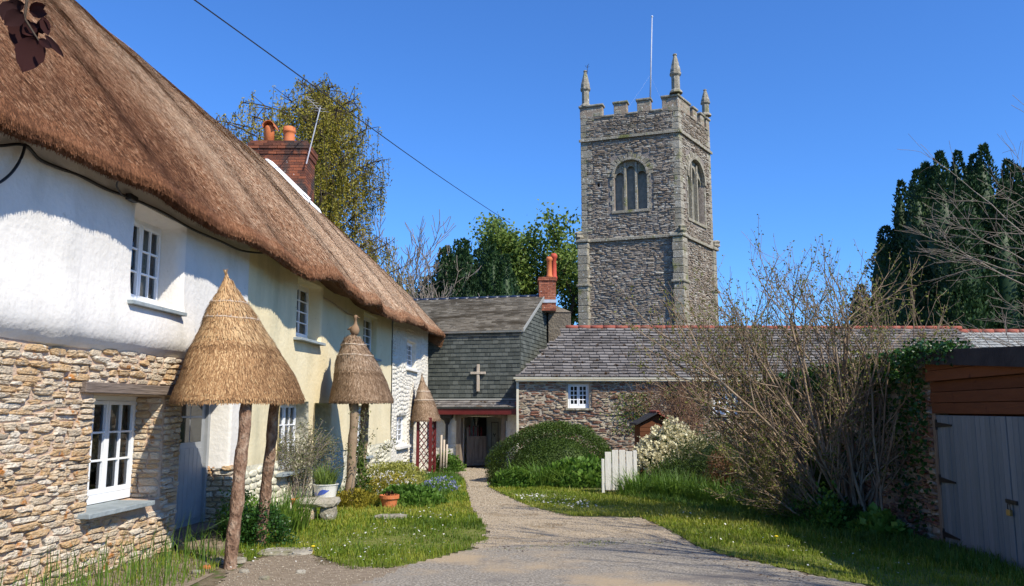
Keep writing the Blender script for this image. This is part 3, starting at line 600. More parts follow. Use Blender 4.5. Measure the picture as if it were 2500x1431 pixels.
slab(c1, 8.86, 10.12, 2.84, .045, -.26, .15, G_['sill']); slab(c1, 8.34, 9.62, .625, .05, -.32, .14, G_['sill'])
slab(c1, 8.25, 10.22, 1.93, .11, -.2, .065, G_['lintel'], 'oak_lintel', bevel=.008)
# door 1
def door(parent, u0, u1, z0, z1, dep, m, pl=WALL, planks=5, panes=2, nm='door'):
    b = MB(); D = -dep
    V = lambda a, c, o: np.ravel(pl.P(a, c, o))
    def bx(mb, a, b_, c, d, o0, o1): mb.add([V(a,c,o0),V(b_,c,o0),V(b_,c,o1),V(a,c,o1),V(a,d,o0),V(b_,d,o0),V(b_,d,o1),V(a,d,o1)], [(0,3,2,1),(4,5,6,7),(0,1,5,4),(1,2,6,5),(2,3,7,6),(3,0,4,7)])
    bx(b, u0, u1, z0, z1, D-.05, D); dr = b.build(nm, m, parent)
    f = MB(); bx(f, u0-.1, u0, z0, z1+.08, D-.06, D+.05); bx(f, u1, u1+.1, z0, z1+.08, D-.06, D+.05); bx(f, u0, u1, z1, z1+.08, D-.06, D+.049); f.build('door_frame', m, dr, bevel=.006)
    zs = z0+(z1-z0)*(.56 if panes else .98)
    for i in range(planks):
        a = u0+.09+(u1-u0-.18)*i/planks; c = MB(); bx(c, a+.003, a+(u1-u0-.18)/planks-.003, z0+.08, zs-.03, D+.001, D+.012); c.build('plank', m, dr, bevel=.003)
    if panes:
        for j in range(2):
            for k in range(panes):
                a = u0+.1+(u1-u0-.2)*j/2; zz_ = zs+.04+(z1-.09-zs-.04)*k/panes; e = (z1-.09-zs-.04)/panes
                c = MB(); c.add([V(a+.012, zz_+.012, D+.004), V(a+(u1-u0-.2)/2-.012, zz_+.012, D+.004), V(a+(u1-u0-.2)/2-.012, zz_+e-.012, D+.004), V(a+.012, zz_+e-.012, D+.004)], [(0,1,2,3)])
                c.build('pane', mat_darkglass, dr)
    h = MB(); bx(h, u0+.06, u0+.085, z0+.95, z0+1.08, D+.012, D+.05); h.build('handle', G_['iron'], dr, bevel=.004)
    return dr
mat_darkglass = mat('dark_door_glass', [(.02,.022,.022),(.03,.032,.03)], bump=0, rough=.06, spec=.6)
door(c1, 10.95, 11.88, .08, 2.0, .36, G_['doorpaint'], planks=6)
slab(c1, 10.42, 11.98, .075, .07, -.42, .06, G_['lintel'], 'door_sill'); slab(c1, 10.35, 12.05, .02, .1, .06, .62, G_['dirt'], 'door_step', bevel=.02)
slab(c1, 10.42, 10.95, 2.0, 2.0, -.45, -.32, G_['doorpaint'], 'door_side_panel', bevel=0)
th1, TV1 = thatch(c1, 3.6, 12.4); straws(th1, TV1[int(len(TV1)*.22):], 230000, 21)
# gable/back walls so that the row has a body
slab(c1, S0, S1, 4.25, 4.5, -5.6, -5.4, G_['white'], 'back_wall', bevel=0)
# ---- cottage 2: cream
c2 = thing('thatched_cottage', (wx(17), 17, -.1), 'middle thatched cottage with smooth cream walls and the wide brick chimney', 'cottage', 'thatched cottages in the row')
H2 = [(14.6, 16.05, 2.93, 4.04, .30), (13.9, 15.45, .58, 1.80, .26), (19.2, 20.7, 2.9, 3.95, .20), (15.75, 16.85, -.35, 1.78, .4), (18.5, 20.05, .55, 1.75, .2)]
facade('cream_plaster_wall', WALL, 12.35, 22.4, .80, 4.4, H2, G_['cream'], c2, .14, .03, .5, lambda u, z: -.01+.03*np.sin(u*.8)+.02*np.exp(-((z-.9)/.3)**2), rnd=.05)
pr2 = facade('painted_rubble_plinth', WALL, 12.33, 22.42, -.5, .81, [(13.9, 15.45, .58, 1.80, .26), (15.75, 16.85, -.5, 1.78, .4), (18.5, 20.05, .55, 1.75, .2)], G_['creamrough'], c2, .12, .02, 1.2)
Cp = cells(12.4, 22.3, -.4, .8, .12, .26, [(13.9, 15.48, .52, 1.8), (15.72, 16.88, -.5, 1.78), (18.45, 20.1, .5, 1.8)], .4); V, F = stone_geo(WALL, Cp, .02, .0, 10, .7, wav=.05, seed=15, rough=.35); pieces(V, F, 'painted_stone', G_['creamrough'], pr2, 200, 'painted_rubble', smooth=True)
window(c2, 14.95, 16.0, 2.98, 4.0, .27, 1, 2, 4, fr=.04); window(c2, 14.1, 15.4, .64, 1.78, .23, 2, 2, 3, curtain=[(15.0, 15.35)]); window(c2, 19.5, 20.65, 2.95, 3.92, .17, 1, 2, 4); window(c2, 18.7, 20.0, .6, 1.72, .17, 2, 2, 3)
slab(c2, 14.5, 15.95, 2.93, .05, -.3, .12, G_['sill']); slab(c2, 13.8, 15.4, .6, .05, -.25, .14, G_['sill']); slab(c2, 19.1, 20.7, 2.9, .05, -.18, .1, G_['sill']); slab(c2, 18.4, 20.1, .56, .05, -.18, .1, G_['sill'])
door(c2, 15.9, 16.7, -.05, 1.72, .36, G_['doorpaint'], planks=5, panes=0)
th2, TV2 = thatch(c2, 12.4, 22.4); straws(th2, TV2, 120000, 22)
slab(c2, 12.35, 22.4, 4.25, 4.8, -5.6, -5.4, G_['cream'], 'back_wall', bevel=0)
# chimney
def brickstack(parent, x0, x1, y0, y1, z0, z1, m, name='chimney', bh=.075, bl=.22, corb=(), lim=120, faces='fr'):
    b = MB(); b.box((x0+.012, y0+.012, z0), (x1-.012, y1-.012, z1-.005)); ch = b.build(name, G_['brickmortar'], parent)
    for i, (O, U, N, L) in enumerate((((x0, y0), (1, 0), (0, -1), x1-x0), ((x1, y0), (0, 1), (1, 0), y1-y0), ((x1, y1), (-1, 0), (0, 1), x1-x0), ((x0, y1), (0, -1), (-1, 0), y1-y0))):
        C = cells(0, L, z0, z1, bh, bl, (), .06, bond=1); V, F = block_geo(Pl(O, U, N), C, .0, .0, .011, .01, seed=i+3, dvar=.004)
        e = np.zeros(len(C))
        for (za, ex) in corb: e = np.where(C[:, 1] > za, ex, e)
        V[:, 4:] += (e[:, None, None]+.001)*np.array([N[0], N[1], 0]); V += (.0)*1
        # widen the corbelled courses to meet at the corners
        U3 = np.array([U[0], U[1], 0.]); edgeL = C[:, 0]-C[:, 2]/2 < .005; edgeR = C[:, 0]+C[:, 2]/2 > L-.005
        V[edgeL][:, 4:] -= 0; 
        for k, (ed, sg) in enumerate(((edgeL, -1), (edgeR, 1))):
            idx = np.nonzero(ed)[0]; vi = [0, 3, 4, 7] if sg < 0 else [1, 2, 5, 6]
            for v_ in vi: V[idx, v_] += (sg*e[idx])[:, None]*U3
        if i < 2: pieces(V, F, 'brick', m, ch, lim, 'brickwork', seed=i)
        else: joined(V, F, 'brickwork', m, ch)
    return ch
A_ = at(612, 345, 20.2); Bx = at(748, 355, 20.2)[0]; ztop = A_[2]+.02
ch = brickstack(c2, A_[0], Bx, 20.2, 21.15, 6.1, ztop, G_['brick'], corb=((ztop-.34, .03), (ztop-.2, .06), (ztop-.09, .02)), bh=.072, lim=220)
for nm, (px, py, r) in (('chimney_pot', (658, 310, .13)), ('chimney_pot', (707, 312, .15))):
    p = at(px, py, 20.65); h = p[2]-ztop+.02; b = MB()
    prof = [(r*1.02, 0), (r, h*.25), (r*.93, h*.62), (r*.96, h*.7), (r*1.12, h*.74), (r*1.12, h*.82), (r*1.02, h*.85), (r*1.08, h), (r*.85, h), (r*.8, h*.7)] if px > 700 else [(r*1.05, 0), (r, h*.9), (r*1.02, h), (r*.85, h), (r*.8, h*.6)]
    b.lathe((p[0], 20.65, ztop-.02), prof, 20); b.build(nm, G_['pot'], ch, smooth=True)
b = MB(); p = at(660, 312, 20.65)
for i in range(9):
    q0 = pi*i/9; q1 = pi*(i+1)/9
    b.prism([p+np.array([-.17*cos(q), 0, .17*sin(q)*1.1-.04])+np.array([0, 0, 0]) for q in (q0, q1)]+[p+np.array([-.15*cos(q), 0, .15*sin(q)*1.1-.04]) for q in (q1, q0)], (0, -.36, 0)) if False else b.add([p+np.array([-.16*cos(q), dy, .17*sin(q)-.03]) for q in (q0, q1) for dy in (-.2, .2)]+[p+np.array([-.145*cos(q), dy, .155*sin(q)-.03]) for q in (q0, q1) for dy in (-.2, .2)], [(0,1,3,2),(4,6,7,5),(0,2,6,4),(1,5,7,3)])
b.build('half_round_cowl', G_['pot'], ch)
# cement fillet along the chimney foot
def roofpt(x, y, up=0):
    pr = thatch_profile(y); xs = wx(y)+pr[5:26, 0]; zs = pr[5:26, 1]; o = np.argsort(xs); return np.array([x, y, np.interp(x, xs[o], zs[o])+up])
b = MB(); xs = np.linspace(A_[0]-.05, Bx+.16, 14); V = []
for x in xs: p = roofpt(x, 20.12, .0); V += [p+np.array([0, -.09, -.0]), p+np.array([0, -.02, .12]), p+np.array([0, .1, .17])]
b.add(V, [(3*i+k, 3*i+3+k, 3*i+4+k, 3*i+1+k) for i in range(13) for k in (0, 1)]); V = []
for y in np.linspace(20.05, 21.3, 10): p = roofpt(Bx+.10, y, .02); V += [p+np.array([.12, 0, -.12]), p+np.array([.03, 0, .06]), p+np.array([-.12, 0, .2])]
b.add(V, [(3*i+k, 3*i+3+k, 3*i+4+k, 3*i+1+k) for i in range(9) for k in (0, 1)]); b.build('cement_fillet', G_['fillet'], ch, smooth=True)
# ---- cottage 3: white rubble
c3 = thing('thatched_cottage', (wx(25), 25, -.3), 'farthest thatched cottage with rough white painted stone walls', 'cottage', 'thatched cottages in the row')
H3 = [(24.3, 25.75, 2.85, 3.72, .16), (23.05, 24.5, .62, 1.5, .16), (25.5, 26.9, -.45, 1.5, .4)]
w3 = facade('painted_rubble_wall', WALL, 22.4, 27.8, -.6, 4.5, H3, G_['whiterough'], c3, .12, .02, 1.2)
Cp = cells(22.42, 27.78, -.4, 4.1, .10, .27, [(h[0]-.03, h[1]+.03, h[2]-.05, h[3]+.03) for h in H3], .4); V, F = stone_geo(WALL, Cp, .017, .0, 10, .7, wav=.06, seed=25, rough=.35); pieces(V, F, 'painted_stone', G_['whiterough'], w3, 300, 'painted_rubble', smooth=True)
window(c3, 24.6, 25.7, 2.9, 3.7, .13, 1, 2, 4); window(c3, 23.3, 24.45, .66, 1.48, .13, 1, 2, 4)
slab(c3, 24.2, 25.85, 2.86, .06, -.14, .1, G_['white']); slab(c3, 23.0, 24.6, .63, .07, -.14, .12, G_['white'])
door(c3, 25.7, 26.6, -.28, 1.45, .36, G_['creamrough'], planks=5, panes=0)
b = MB(); b.add([(wx(27.8), 27.8, -.6), (wx(27.8)-5.5, 28.2, -.6), (wx(27.8)-5.5, 28.2, 4.2), (wx(27.8)-2.75, 28.0, 7.2), (wx(27.8), 27.8, 4.3)], [(0,1,2,3,4)]); b.build('gable_wall', G_['whiterough'], c3)
th3, TV3 = thatch(c3, 22.4, 28.1, endcap1=True); straws(th3, TV3, 50000, 23)
slab(c3, 22.4, 27.8, 4.25, 4.8, -5.6, -5.4, G_['whiterough'], 'back_wall', bevel=0)

# ---- thatched porches
def cone_porch(name, label, c, ax, ay, ze, apex, posts, m1, straw_n, bands, flat=0., kind='bark', seed=0, pw=.075, basem='porchbase'):
    root = thing(name, (c[0], c[1], float(g(*c[:2]))), label, 'porch', 'thatched porches along the row')
    n = 48; prof = []
    nT = 30
    for i in range(nT+1):
        t = i/nT; r = (1-t)**.93*(1-flat)+flat*(1-t**24); r = r+.055*sin(pi*min(1, t*1.15))-.012*(t > .42)*(t < .9)
        prof.append((max(r, .012), t))
    V = []
    ring = [(.86, -.005), (.97, -.05), (1.0, -.03)]
    for (r, t) in ring: V.append([(c[0]+r*ax*cos(q), c[1]+r*ay*sin(q), ze+t) for q in np.arange(n)*2*pi/n])
    for (r, t) in prof:
        cx = c[0]+(apex[0]-c[0])*t; cy = c[1]+(apex[1]-c[1])*t; z = ze+(apex[2]-ze)*t
        V.append([(cx+r*ax*cos(q), cy+r*ay*sin(q), z) for q in np.arange(n)*2*pi/n])
    V = np.array(V); V += (fbm(V, 1.1, seed+40, 3)*.045*min(1, ax/.7)+fbm(V, 4, seed+44, 2)*.012)[..., None]*np.array([1, 1, .45]); k = len(V)
    b = MB(); b.add(V.reshape(-1, 3), [(i*n+j, i*n+(j+1) % n, (i+1)*n+(j+1) % n, (i+1)*n+j) for i in range(k-1) for j in range(n)]+[tuple(range(n))[::-1], tuple((k-1)*n+j for j in range(n))])
    roof = b.build('thatch_cone', G_[basem], root, smooth=True)
    r_ = np.random.default_rng(seed); N = straw_n; tt = 1-np.sqrt(r_.uniform(0, 1, N)); tt[:N//12] = 0; kk = 2+tt*(k-3.01); jj = r_.uniform(0, n, N)
    k0 = kk.astype(int); j0 = jj.astype(int) % n; j1 = (j0+1) % n; fk = (kk-k0)[:, None]; fj = (jj-jj.astype(int))[:, None]
    p = (V[k0, j0]*(1-fj)+V[k0, j1]*fj)*(1-fk)+(V[k0+1, j0]*(1-fj)+V[k0+1, j1]*fj)*fk
    dn = unit(V[k0, j0]-V[k0+1, j0]); al = unit(V[k0, j1]-V[k0, j0]); nn = unit(np.cross(al, -dn)); ax_ = np.array([c[0], c[1], 0]); nn *= np.sign(((p-ax_)*nn*np.array([1, 1, 0])).sum(1, keepdims=True)+1e-6)
    d = unit(dn+nn*r_.uniform(.02, .2, (N, 1))+al*r_.normal(0, .10, (N, 1))); low = (tt == 0)[:, None]; d = np.where(low, unit(d*.4+np.array([0, 0, -1])), d)
    L = r_.uniform(.05, .12, (N, 1))*np.where(tt[:, None] > .5, 2.2, 1)*np.where(low, .6, 1); wd = .005*max(1, c[1]/11)
    q = p-d*L*.5+nn*.004; V4 = np.stack([q-al*wd, q+al*wd, q+d*L+al*wd*.7, q+d*L-al*wd*.7], 1)
    t = np.clip(.38+.25*fbm(p, 1.6, seed+3, 3)+r_.normal(0, .3, N)+.32*(tt > .45)-.25*(np.abs(tt-.40) < .02), 0, 1); joined(V4, Q4, 'reed_ends', G_[m1], roof, tone=t)
    for tb in bands:
        kk = 3+int(round(tb*nT)); pts = [V[kk, j % n]+np.append(unit(V[kk, j % n]-np.array([c[0], c[1], V[kk, 0, 2]]))[:2]*.012, .0)+np.array([0, 0, .004*sin(j*2.2)]) for j in range(0, n+1, 2)]
        b = MB(); b.tube(pts, .013*max(1, c[1]/12), 5, cap=False)
        for j in range(0, n, 4): s = pts[j//2]; b.tube([s+np.array([0, 0, .03]), s+np.array([.006, 0, 0]), s+np.array([0, 0, -.03])], .007, 4)
        b.build('spar_band', G_['cord'], roof)
    for (a, e) in posts:
        a = np.array(a); e = np.array(e); b = MB(); P = [a+(e-a)*i/14 for i in range(15)]
        rr = [pw*(1.08-.12*i/14+.09*sin(i*2.1+a[1])) for i in range(15)]; P = [q+np.array([.006*sin(i*1.1+a[1]), .006*cos(i*.9), 0]) for i, q in enumerate(P)]
        nn_ = 14; V_ = []
        for i, q in enumerate(P):
            for j in range(nn_): th = 2*pi*j/nn_; r9 = rr[i]*(1+.07*sin(j*3.1+i*1.7)+.05*sin(j*5+i*4.1)); V_.append((q[0]+r9*cos(th), q[1]+r9*sin(th), q[2]))
        b.add(V_, [(i*nn_+j, i*nn_+(j+1) % nn_, (i+1)*nn_+(j+1) % nn_, (i+1)*nn_+j) for i in range(14) for j in range(nn_)]+[tuple(14*nn_+j for j in range(nn_))]); b.build('post', G_[kind], root, smooth=True)
    return root, roof, V
gz = lambda x, y: float(g(x, y))
cone_porch('thatched_porch', 'largest golden thatched cone porch on two rough bark posts, over the blue-grey door', (-3.31, 10.1), .70, 1.05, 1.79, (-3.56, 10.05, 3.30),
    [((-3.0, 9.04, -.05), (-3.0, 9.38, 1.9)), ((-3.17, 10.65, -.1), (-3.0, 10.5, 1.9))], 'porchstraw', 30000, [.62, .77], kind='bark', seed=1, pw=.066)
r2, _, _ = cone_porch('thatched_porch', 'grey-brown thatched porch with blunt top carrying a straw bird, middle of the three', (-2.95, 16.1), .60, .88, 1.83, (-3.1, 16.05, 3.12),
    [((-2.98, 15.35, -.2), (-2.93, 15.45, 1.95)), ((-2.98, 16.5, -.2), (-2.93, 16.55, 1.95))], 'oldstraw', 16000, [.66, .83], flat=.25, kind='hazelbark', seed=2, pw=.08, basem='thatch')
r3, roof3, V3 = cone_porch('thatched_porch', 'smallest pointed thatched porch on red posts with criss-cross lattice', (-2.63, 25.3), .44, .78, 1.37, (-2.75, 25.2, 2.68),
    [], 'oldstraw', 12000, [.42, .62], kind='maroon', seed=3, basem='thatch')
for (x, y) in ((-2.80, 24.75), (-2.42, 24.62), (-2.38, 25.6)):
    b = MB(); b.box((x-.045, y-.045, gz(x, y)-.05), (x+.045, y+.045, 1.42)); b.build('red_post', G_['maroon'], r3, bevel=.006)
for (p, q) in (((-2.42, 24.67), (-2.38, 25.55)), ((-2.755, 24.75), (-2.465, 24.62))):
    b = MB(); p = np.array(p); q = np.array(q); L = np.linalg.norm(q-p); nb = int(1.5/.2)
    for i in range(nb):
        z = -.12+i*.2
        for s in (0, 1): b.tube([np.append(p if s else q, z), np.append(q if s else p, z+min(L*1.6, .36))], .016, 4)
    b.build('lattice_panel', G_['maroon'], r3)
b = MB(); b.lathe((-2.42, 24.62, gz(-2.4, 24.6)-.02), [(.09, 0), (.09, .1), (.05, .13)], 8); b.build('white_post_foot', G_['whiterough'], r3)
# straw bird on the middle porch
D0 = np.array([-3.08, 16.05, 3.12]); b = MB()
b.lathe(D0+np.array([0, 0, -.03]), [(.03, 0), (.06, .03), (.08, .08), (.08, .13), (.06, .18), (.04, .215), (.028, .25), (.026, .31), (.038, .33), (.045, .36), (.035, .395), (.012, .41)], 14, fn=lambda q, z: 1+.35*max(0, -cos(q-.6))*(1 if z < .2 else 0))
b.tube([D0+np.array([.03, -.02, .335]), D0+np.array([.09, -.05, .32])], [.018, .006], 6); b.tube([D0+np.array([-.08, .04, .12]), D0+np.array([-.17, .09, .10])], [.04, .012], 6)
tag(b.build('straw_bird', G_['oldstraw'], None, smooth=True), 'brown straw duck standing on top of the middle porch', 'straw bird')

CAMP = np.array([0, 0, EYE])
def hit(pl, px, py, off=0.):
    d = at(px, py, 1.)-CAMP; o = pl.O+pl.N*off-CAMP; o[2] = 0; t = (o@pl.N)/(d@pl.N); p = CAMP+d*t
    return float(((p-pl.O)@pl.U)/(pl.U@pl.U)), float(p[2])
# ================================================================ SLATE HOUSE OVER THE PASSAGE
SH = thing('slate_hung_house', (-1.2, 28, -.31), 'house hung with green-grey slates above a dark covered passage', 'house')
UF = unit(np.array([.972, -.234])); A0 = np.array([.28, 27.6]); FR = Pl(A0-UF*6, UF)
US = unit(np.array([.287, .957])); SD = Pl(A0, US)
ZE = at(1268, 806, 27.6)[2]; RG = A0+US*2.95; ZR = at(1332, 726, RG[1])[2]
b = MB(); BK = A0+US*6; b.add([(*(A0-UF*6-np.array([0,-.02])), 1.7), (*(A0+US*.02), 1.7), (*(BK), 1.7), (*(BK-UF*6), 1.7), (*(A0-UF*6), ZE), (*A0, ZE), (*BK, ZE), (*(BK-UF*6), ZE), (*RG, ZR), (*(RG-UF*6), ZR)], [(0,1,5,4),(1,2,6,8,5),(2,3,7,6),(3,0,4,9,7),(4,5,8,9),(6,7,9,8),(3,2,1,0)])
body = b.build('upper_walls', G_['slateG'], SH)
C = cells(2.4, 6.0, 1.92, ZE-.02, .138, .20, (), .08, bond=1); V, F = block_geo(FR, C, .012, .03, .008, .006, seed=2, dvar=.003); pieces(V, F, 'wall_slate', G_['slateG'], body, 300, 'wall_slates')
C = cells(0, 5.9, 1.92, ZR, .138, .20, (), .08, bond=1)
ok = C[:, 1] < np.interp(C[:, 0], [0, 2.95, 6], [ZE, ZR, ZE])-.1; C = C[ok]; V, F = block_geo(SD, C, .012, .03, .008, .006, seed=4, dvar=.003); pieces(V, F, 'wall_slate', G_['slateG'], body, 220, 'wall_slates')
def Psl(p2, z): return np.array([p2[0], p2[1], z])
vv = Psl(RG, ZR)-Psl(A0, ZE); LV = np.linalg.norm(vv)
e0 = Psl(A0-UF*7, ZE)-unit(vv)*.12; RSl = Sl(e0+np.array([0, 0, .05]), (*UF, 0), vv)
b = MB(); q = [RSl.P(0, 0).ravel(), RSl.P(7.08, 0).ravel(), RSl.P(7.08, LV+.12).ravel(), RSl.P(0, LV+.12).ravel()]; b.prism(q, -RSl.N*.06); rf = b.build('slate_roof', G_['slateroofG'], SH)
C = cells(1.6, 7.1, 0, LV+.10, .115, .2, (), .07, bond=1); V, F = block_geo(RSl, C, .004, .024, .006, .012, seed=6, dvar=.005); pieces(V, F, 'roof_slate', G_['slateroofG'], rf, 120, 'roof_slates')
b = MB(); q = [Psl(BK, ZE), Psl(BK-UF*7, ZE), Psl(RG-UF*7, ZR), Psl(RG, ZR)]; b.add(q, [(0,1,2,3)]); b.build('back_roof', G_['slateroofG'], SH)
for i in range(17):
    p = Psl(RG-UF*(.05+.4*i), ZR+.02); e = Psl(RG-UF*(.05+.4*i+.385), ZR+.02); b = MB(); b.tube([p, e], .085, 8); b.tube([p, p+(e-p)*.08], .095, 8); b.build('ridge_tile', G_['navy'], rf, smooth=True)
b = MB(); q = Psl(A0+UF*.09, ZE-.06); v2 = Psl(RG+UF*.09, ZR-.04); b.prism([q, v2, v2+np.array([0,0,.12]), q+np.array([0,0,.12])], Psl(UF*.03, 0)); b.build('verge_board', G_['slateL'], SH)
b = MB(); b.prism([RSl.P(1.5, -.01, .0).ravel(), RSl.P(7.1, -.01, .0).ravel(), RSl.P(7.1, -.01, -.07).ravel(), RSl.P(1.5, -.01, -.07).ravel()], Psl(-np.array([.234,.972])*.03, 0)); b.build('eave_board', G_['gutter'], SH)
# cross
uc, zc = hit(FR, 1169, 911); _, zt = hit(FR, 1168, 890); _, zb = hit(FR, 1169, 956); uw, _ = hit(FR, 1187, 911); ul, _ = hit(FR, 1151, 911)
cr = thing('wooden_cross', FR.P(uc, zb).ravel(), 'plain bleached timber cross fixed on the dark slate wall', 'cross')
slab(cr, uc-.045, uc+.045, zt, zt-zb, .05, .11, G_['crosswood'], 'upright', FR); slab(cr, ul, uw, zc+.04, .08, .052, .125, G_['crosswood'], 'arm', FR)
# ground floor
u0, _ = hit(FR, 1119, 1100); u1, _ = hit(FR, 1231, 1100); _, zo = hit(FR, 1180, 1016)
facade('cream_rubble_wall', FR, 1.5, 6.0, -.7, 1.9, [(u0, u1, -.7, zo, .5)], G_['whiterough'], SH, .15, .02, 1.2)
D2 = -2.4
def quadp(pl, pts, nm, m, par=SH): b = MB(); b.add([pl.P(u, z, o).ravel() for (u, z, o) in pts], [tuple(range(len(pts)))]); return b.build(nm, m, par)
quadp(FR, [(u0-.3, -.7, -.5), (u0-.3, -.7, D2), (u0-.3, 1.6, D2), (u0-.3, 1.6, -.5)], 'passage_wall', G_['whiterough']); quadp(FR, [(u1+.2, -.7, -.5), (u1+.2, -.7, D2), (u1+.2, 1.6, D2), (u1+.2, 1.6, -.5)], 'passage_wall', G_['whiterough'])
quadp(FR, [(u0-.3, zo+.1, -.0), (u1+.2, zo+.1, 0), (u1+.2, zo+.1, D2), (u0-.3, zo+.1, D2)], 'passage_ceiling', G_['darkbark'])
quadp(FR, [(u0-.3, -.305, -.1), (u1+.2, -.305, -.1), (u1+.2, -.305, D2-1), (u0-.3, -.305, D2-1)], 'passage_floor', G_['dirt'])
bwl = Pl(FR.O[:2]+FR.N[:2]*D2, UF); du0, _ = hit(bwl, 1163, 1080); du1, _ = hit(bwl, 1190, 1080)
facade('passage_back_wall', bwl, u0-.3, u1+.2, -.5, 1.6, [(du0, du1, -.5, 1.38, .15)], G_['whiterough'], SH, .2, .01)
dd = door(SH, du0+.03, du1-.03, -.3, 1.36, .14, G_['darkbark'], pl=bwl, planks=4, panes=0, nm='dark_plank_door')
nb0, nz0 = hit(bwl, 1199, 1105, .03); nb1, nz1 = hit(bwl, 1217, 1030, .03)
nb = thing('notice_board', bwl.P(nb0, nz0).ravel(), 'tall pale notice board on the back wall inside the passage', 'notice board')
slab(nb, nb0, nb1, nz1, nz1-nz0, .002, .03, G_['oak'], 'frame', bwl); slab(nb, nb0+.03, nb1-.03, nz1-.03, nz1-nz0-.06, .03, .034, G_['creamrough'], 'board', bwl, bevel=0)
for (du, z_) in ((.07, .62), (.11, .60), (.15, .62), (.11, .56)): slab(nb, nb0+du, nb0+du+.03, nz0+(nz1-nz0)*z_, .05, .034, .037, G_['iron'], 'dark_emblem', bwl, bevel=0)
# timber frame of the opening
for (a, e) in ((u0-.06, u0+.10), (u1-.09, u1+.05)): slab(SH, a, e, zo+.02, zo+.45, -.2, .07, G_['oak'], 'timber_post', FR)
b = MB(); n = 12; top = [FR.P(u0-.1+(u1-u0+.2)*i/n, zo+.16, .06).ravel() for i in range(n+1)]; bot = [FR.P(u0-.1+(u1-u0+.2)*i/n, zo-.16*(abs(i/n*2-1)**3), .06).ravel() for i in range(n+1)]
for i in range(n): b.prism([bot[i], bot[i+1], top[i+1], top[i]], -FR.N*.22)
b.build('arched_lintel', G_['oak'], SH)
# canopy
ca, _ = hit(FR, 1062, 985); cb = 5.98
_, zct = hit(FR, 1200, 977); CV = Sl(FR.P(ca, zct-.24, .62).ravel(), (*UF, 0), FR.P(ca, zct, .02).ravel()-FR.P(ca, zct-.24, .62).ravel()); 
b = MB(); b.prism([CV.P(0, 0).ravel(), CV.P(cb-ca, 0).ravel(), CV.P(cb-ca, .64).ravel(), CV.P(0, .64).ravel()], -CV.N*.05); cn = b.build('canopy_roof', G_['slateG'], SH)
C = cells(0, cb-ca, 0, .6, .2, .21, (), .06, bond=1); V, F = block_geo(CV, C, .004, .02, .008, .01); pieces(V, F, 'canopy_slate', G_['slateP'], cn, 100)
b = MB(); b.prism([CV.P(0, .60, .02).ravel(), CV.P(cb-ca, .60, .02).ravel(), CV.P(cb-ca, .66, .03).ravel(), CV.P(0, .66, .03).ravel()], CV.N*.015); b.build('lead_flashing', G_['slateL'], cn)
slab(cn, ca, cb, zct-.29, .19, .52, .57, G_['maroon'], 'maroon_fascia', FR); slab(cn, cb-.05, cb-.001, zct-.06, .36, .0, .52, G_['maroon'], 'maroon_bracket', FR); slab(cn, ca+.02, cb-.06, zct-.3, .03, .02, .51, G_['maroon'], 'soffit', FR)
# downpipe with hopper
pu, _ = hit(FR, 1091, 1050, .1); dp = thing('downpipe', FR.P(pu, -.3, .1).ravel(), 'black iron downpipe with hopper beside the passage', 'downpipe')
b = MB(); b.tube([FR.P(pu, -.3, .12).ravel(), FR.P(pu, 1.2, .12).ravel()], .045, 8); b.build('pipe', G_['iron'], dp); b = MB(); P4 = []
for (z, s) in ((1.15, .05), (1.28, .09), (1.38, .2), (1.55, .2)): P4 += [FR.P(pu-s, z, .03).ravel(), FR.P(pu+s, z, .03).ravel(), FR.P(pu+s, z, .05+s).ravel(), FR.P(pu-s, z, .05+s).ravel()]
b.add(P4, [(4*i+k, 4*i+(k+1) % 4, 4*i+4+(k+1) % 4, 4*i+4+k) for i in range(3) for k in range(4)]+[(12,13,14,15)]); b.build('hopper', G_['iron'], dp)
# open gate leaf, lantern
gu, _ = hit(FR, 1120, 1100, -.4); gt = thing('plank_gate', FR.P(gu, -.3, -.5).ravel(), 'open wooden plank gate with slotted top inside the passage', 'gate')
GP = Pl(FR.P(u0+.12, 0, -.55).ravel()[:2], unit(UF*.75+np.array([.12, .6])))
for i in range(5): slab(gt, i*.15+.003, i*.15+.145, .75, 1.0, 0, .03, G_['oak'], 'plank', GP, bevel=.004)
for i in range(4): slab(gt, .08+i*.15, .13+i*.15, 1.12-.02*i, .38, .0, .02, G_['maroon'], 'bar', GP, bevel=.004)
slab(gt, 0, .74, .74, .1, .03, .055, G_['oak'], 'rail', GP); slab(gt, 0, .74, -.05, .1, .03, .055, G_['oak'], 'rail', GP); slab(gt, .0, .08, 1.05, .32, -.001, .03, G_['oak'], 'stile', GP)
def lantern(p, s, lab, off):
    t = thing('wall_lantern', p, lab, 'lantern'); p = np.array(p); b = MB()
    b.lathe(p, [(.03*s, 0), (.05*s, .03*s), (.055*s, .04*s)], 6); b.lathe(p+np.array([0, 0, .30*s]), [(.12*s, 0), (.10*s, .03*s), (.03*s, .10*s), (.015*s, .16*s), (.02*s, .18*s)], 6)
    for k in range(6): q = k*pi/3; b.tube([p+np.array([.05*s*cos(q), .05*s*sin(q), .04*s]), p+np.array([.10*s*cos(q), .10*s*sin(q), .30*s])], .008*s, 4)
    b.build('frame', G_['iron'], t); b = MB(); b.lathe(p+np.array([0, 0, .045*s]), [(.047*s, 0), (.094*s, .25*s)], 6); b.build('glass', G_['glass'], t)
    b = MB(); b.tube([p+np.array([0, 0, .45*s]), p+np.array([0, 0, .52*s])+np.array(off)*.5, p+np.array(off)+np.array([0, 0, .38*s])], .012*s, 5); b.build('bracket', G_['iron'], t)
lantern(at(1163, 1043, 28.6), 1.1, 'black iron lantern hanging inside the passage', (.0, .25, 0))
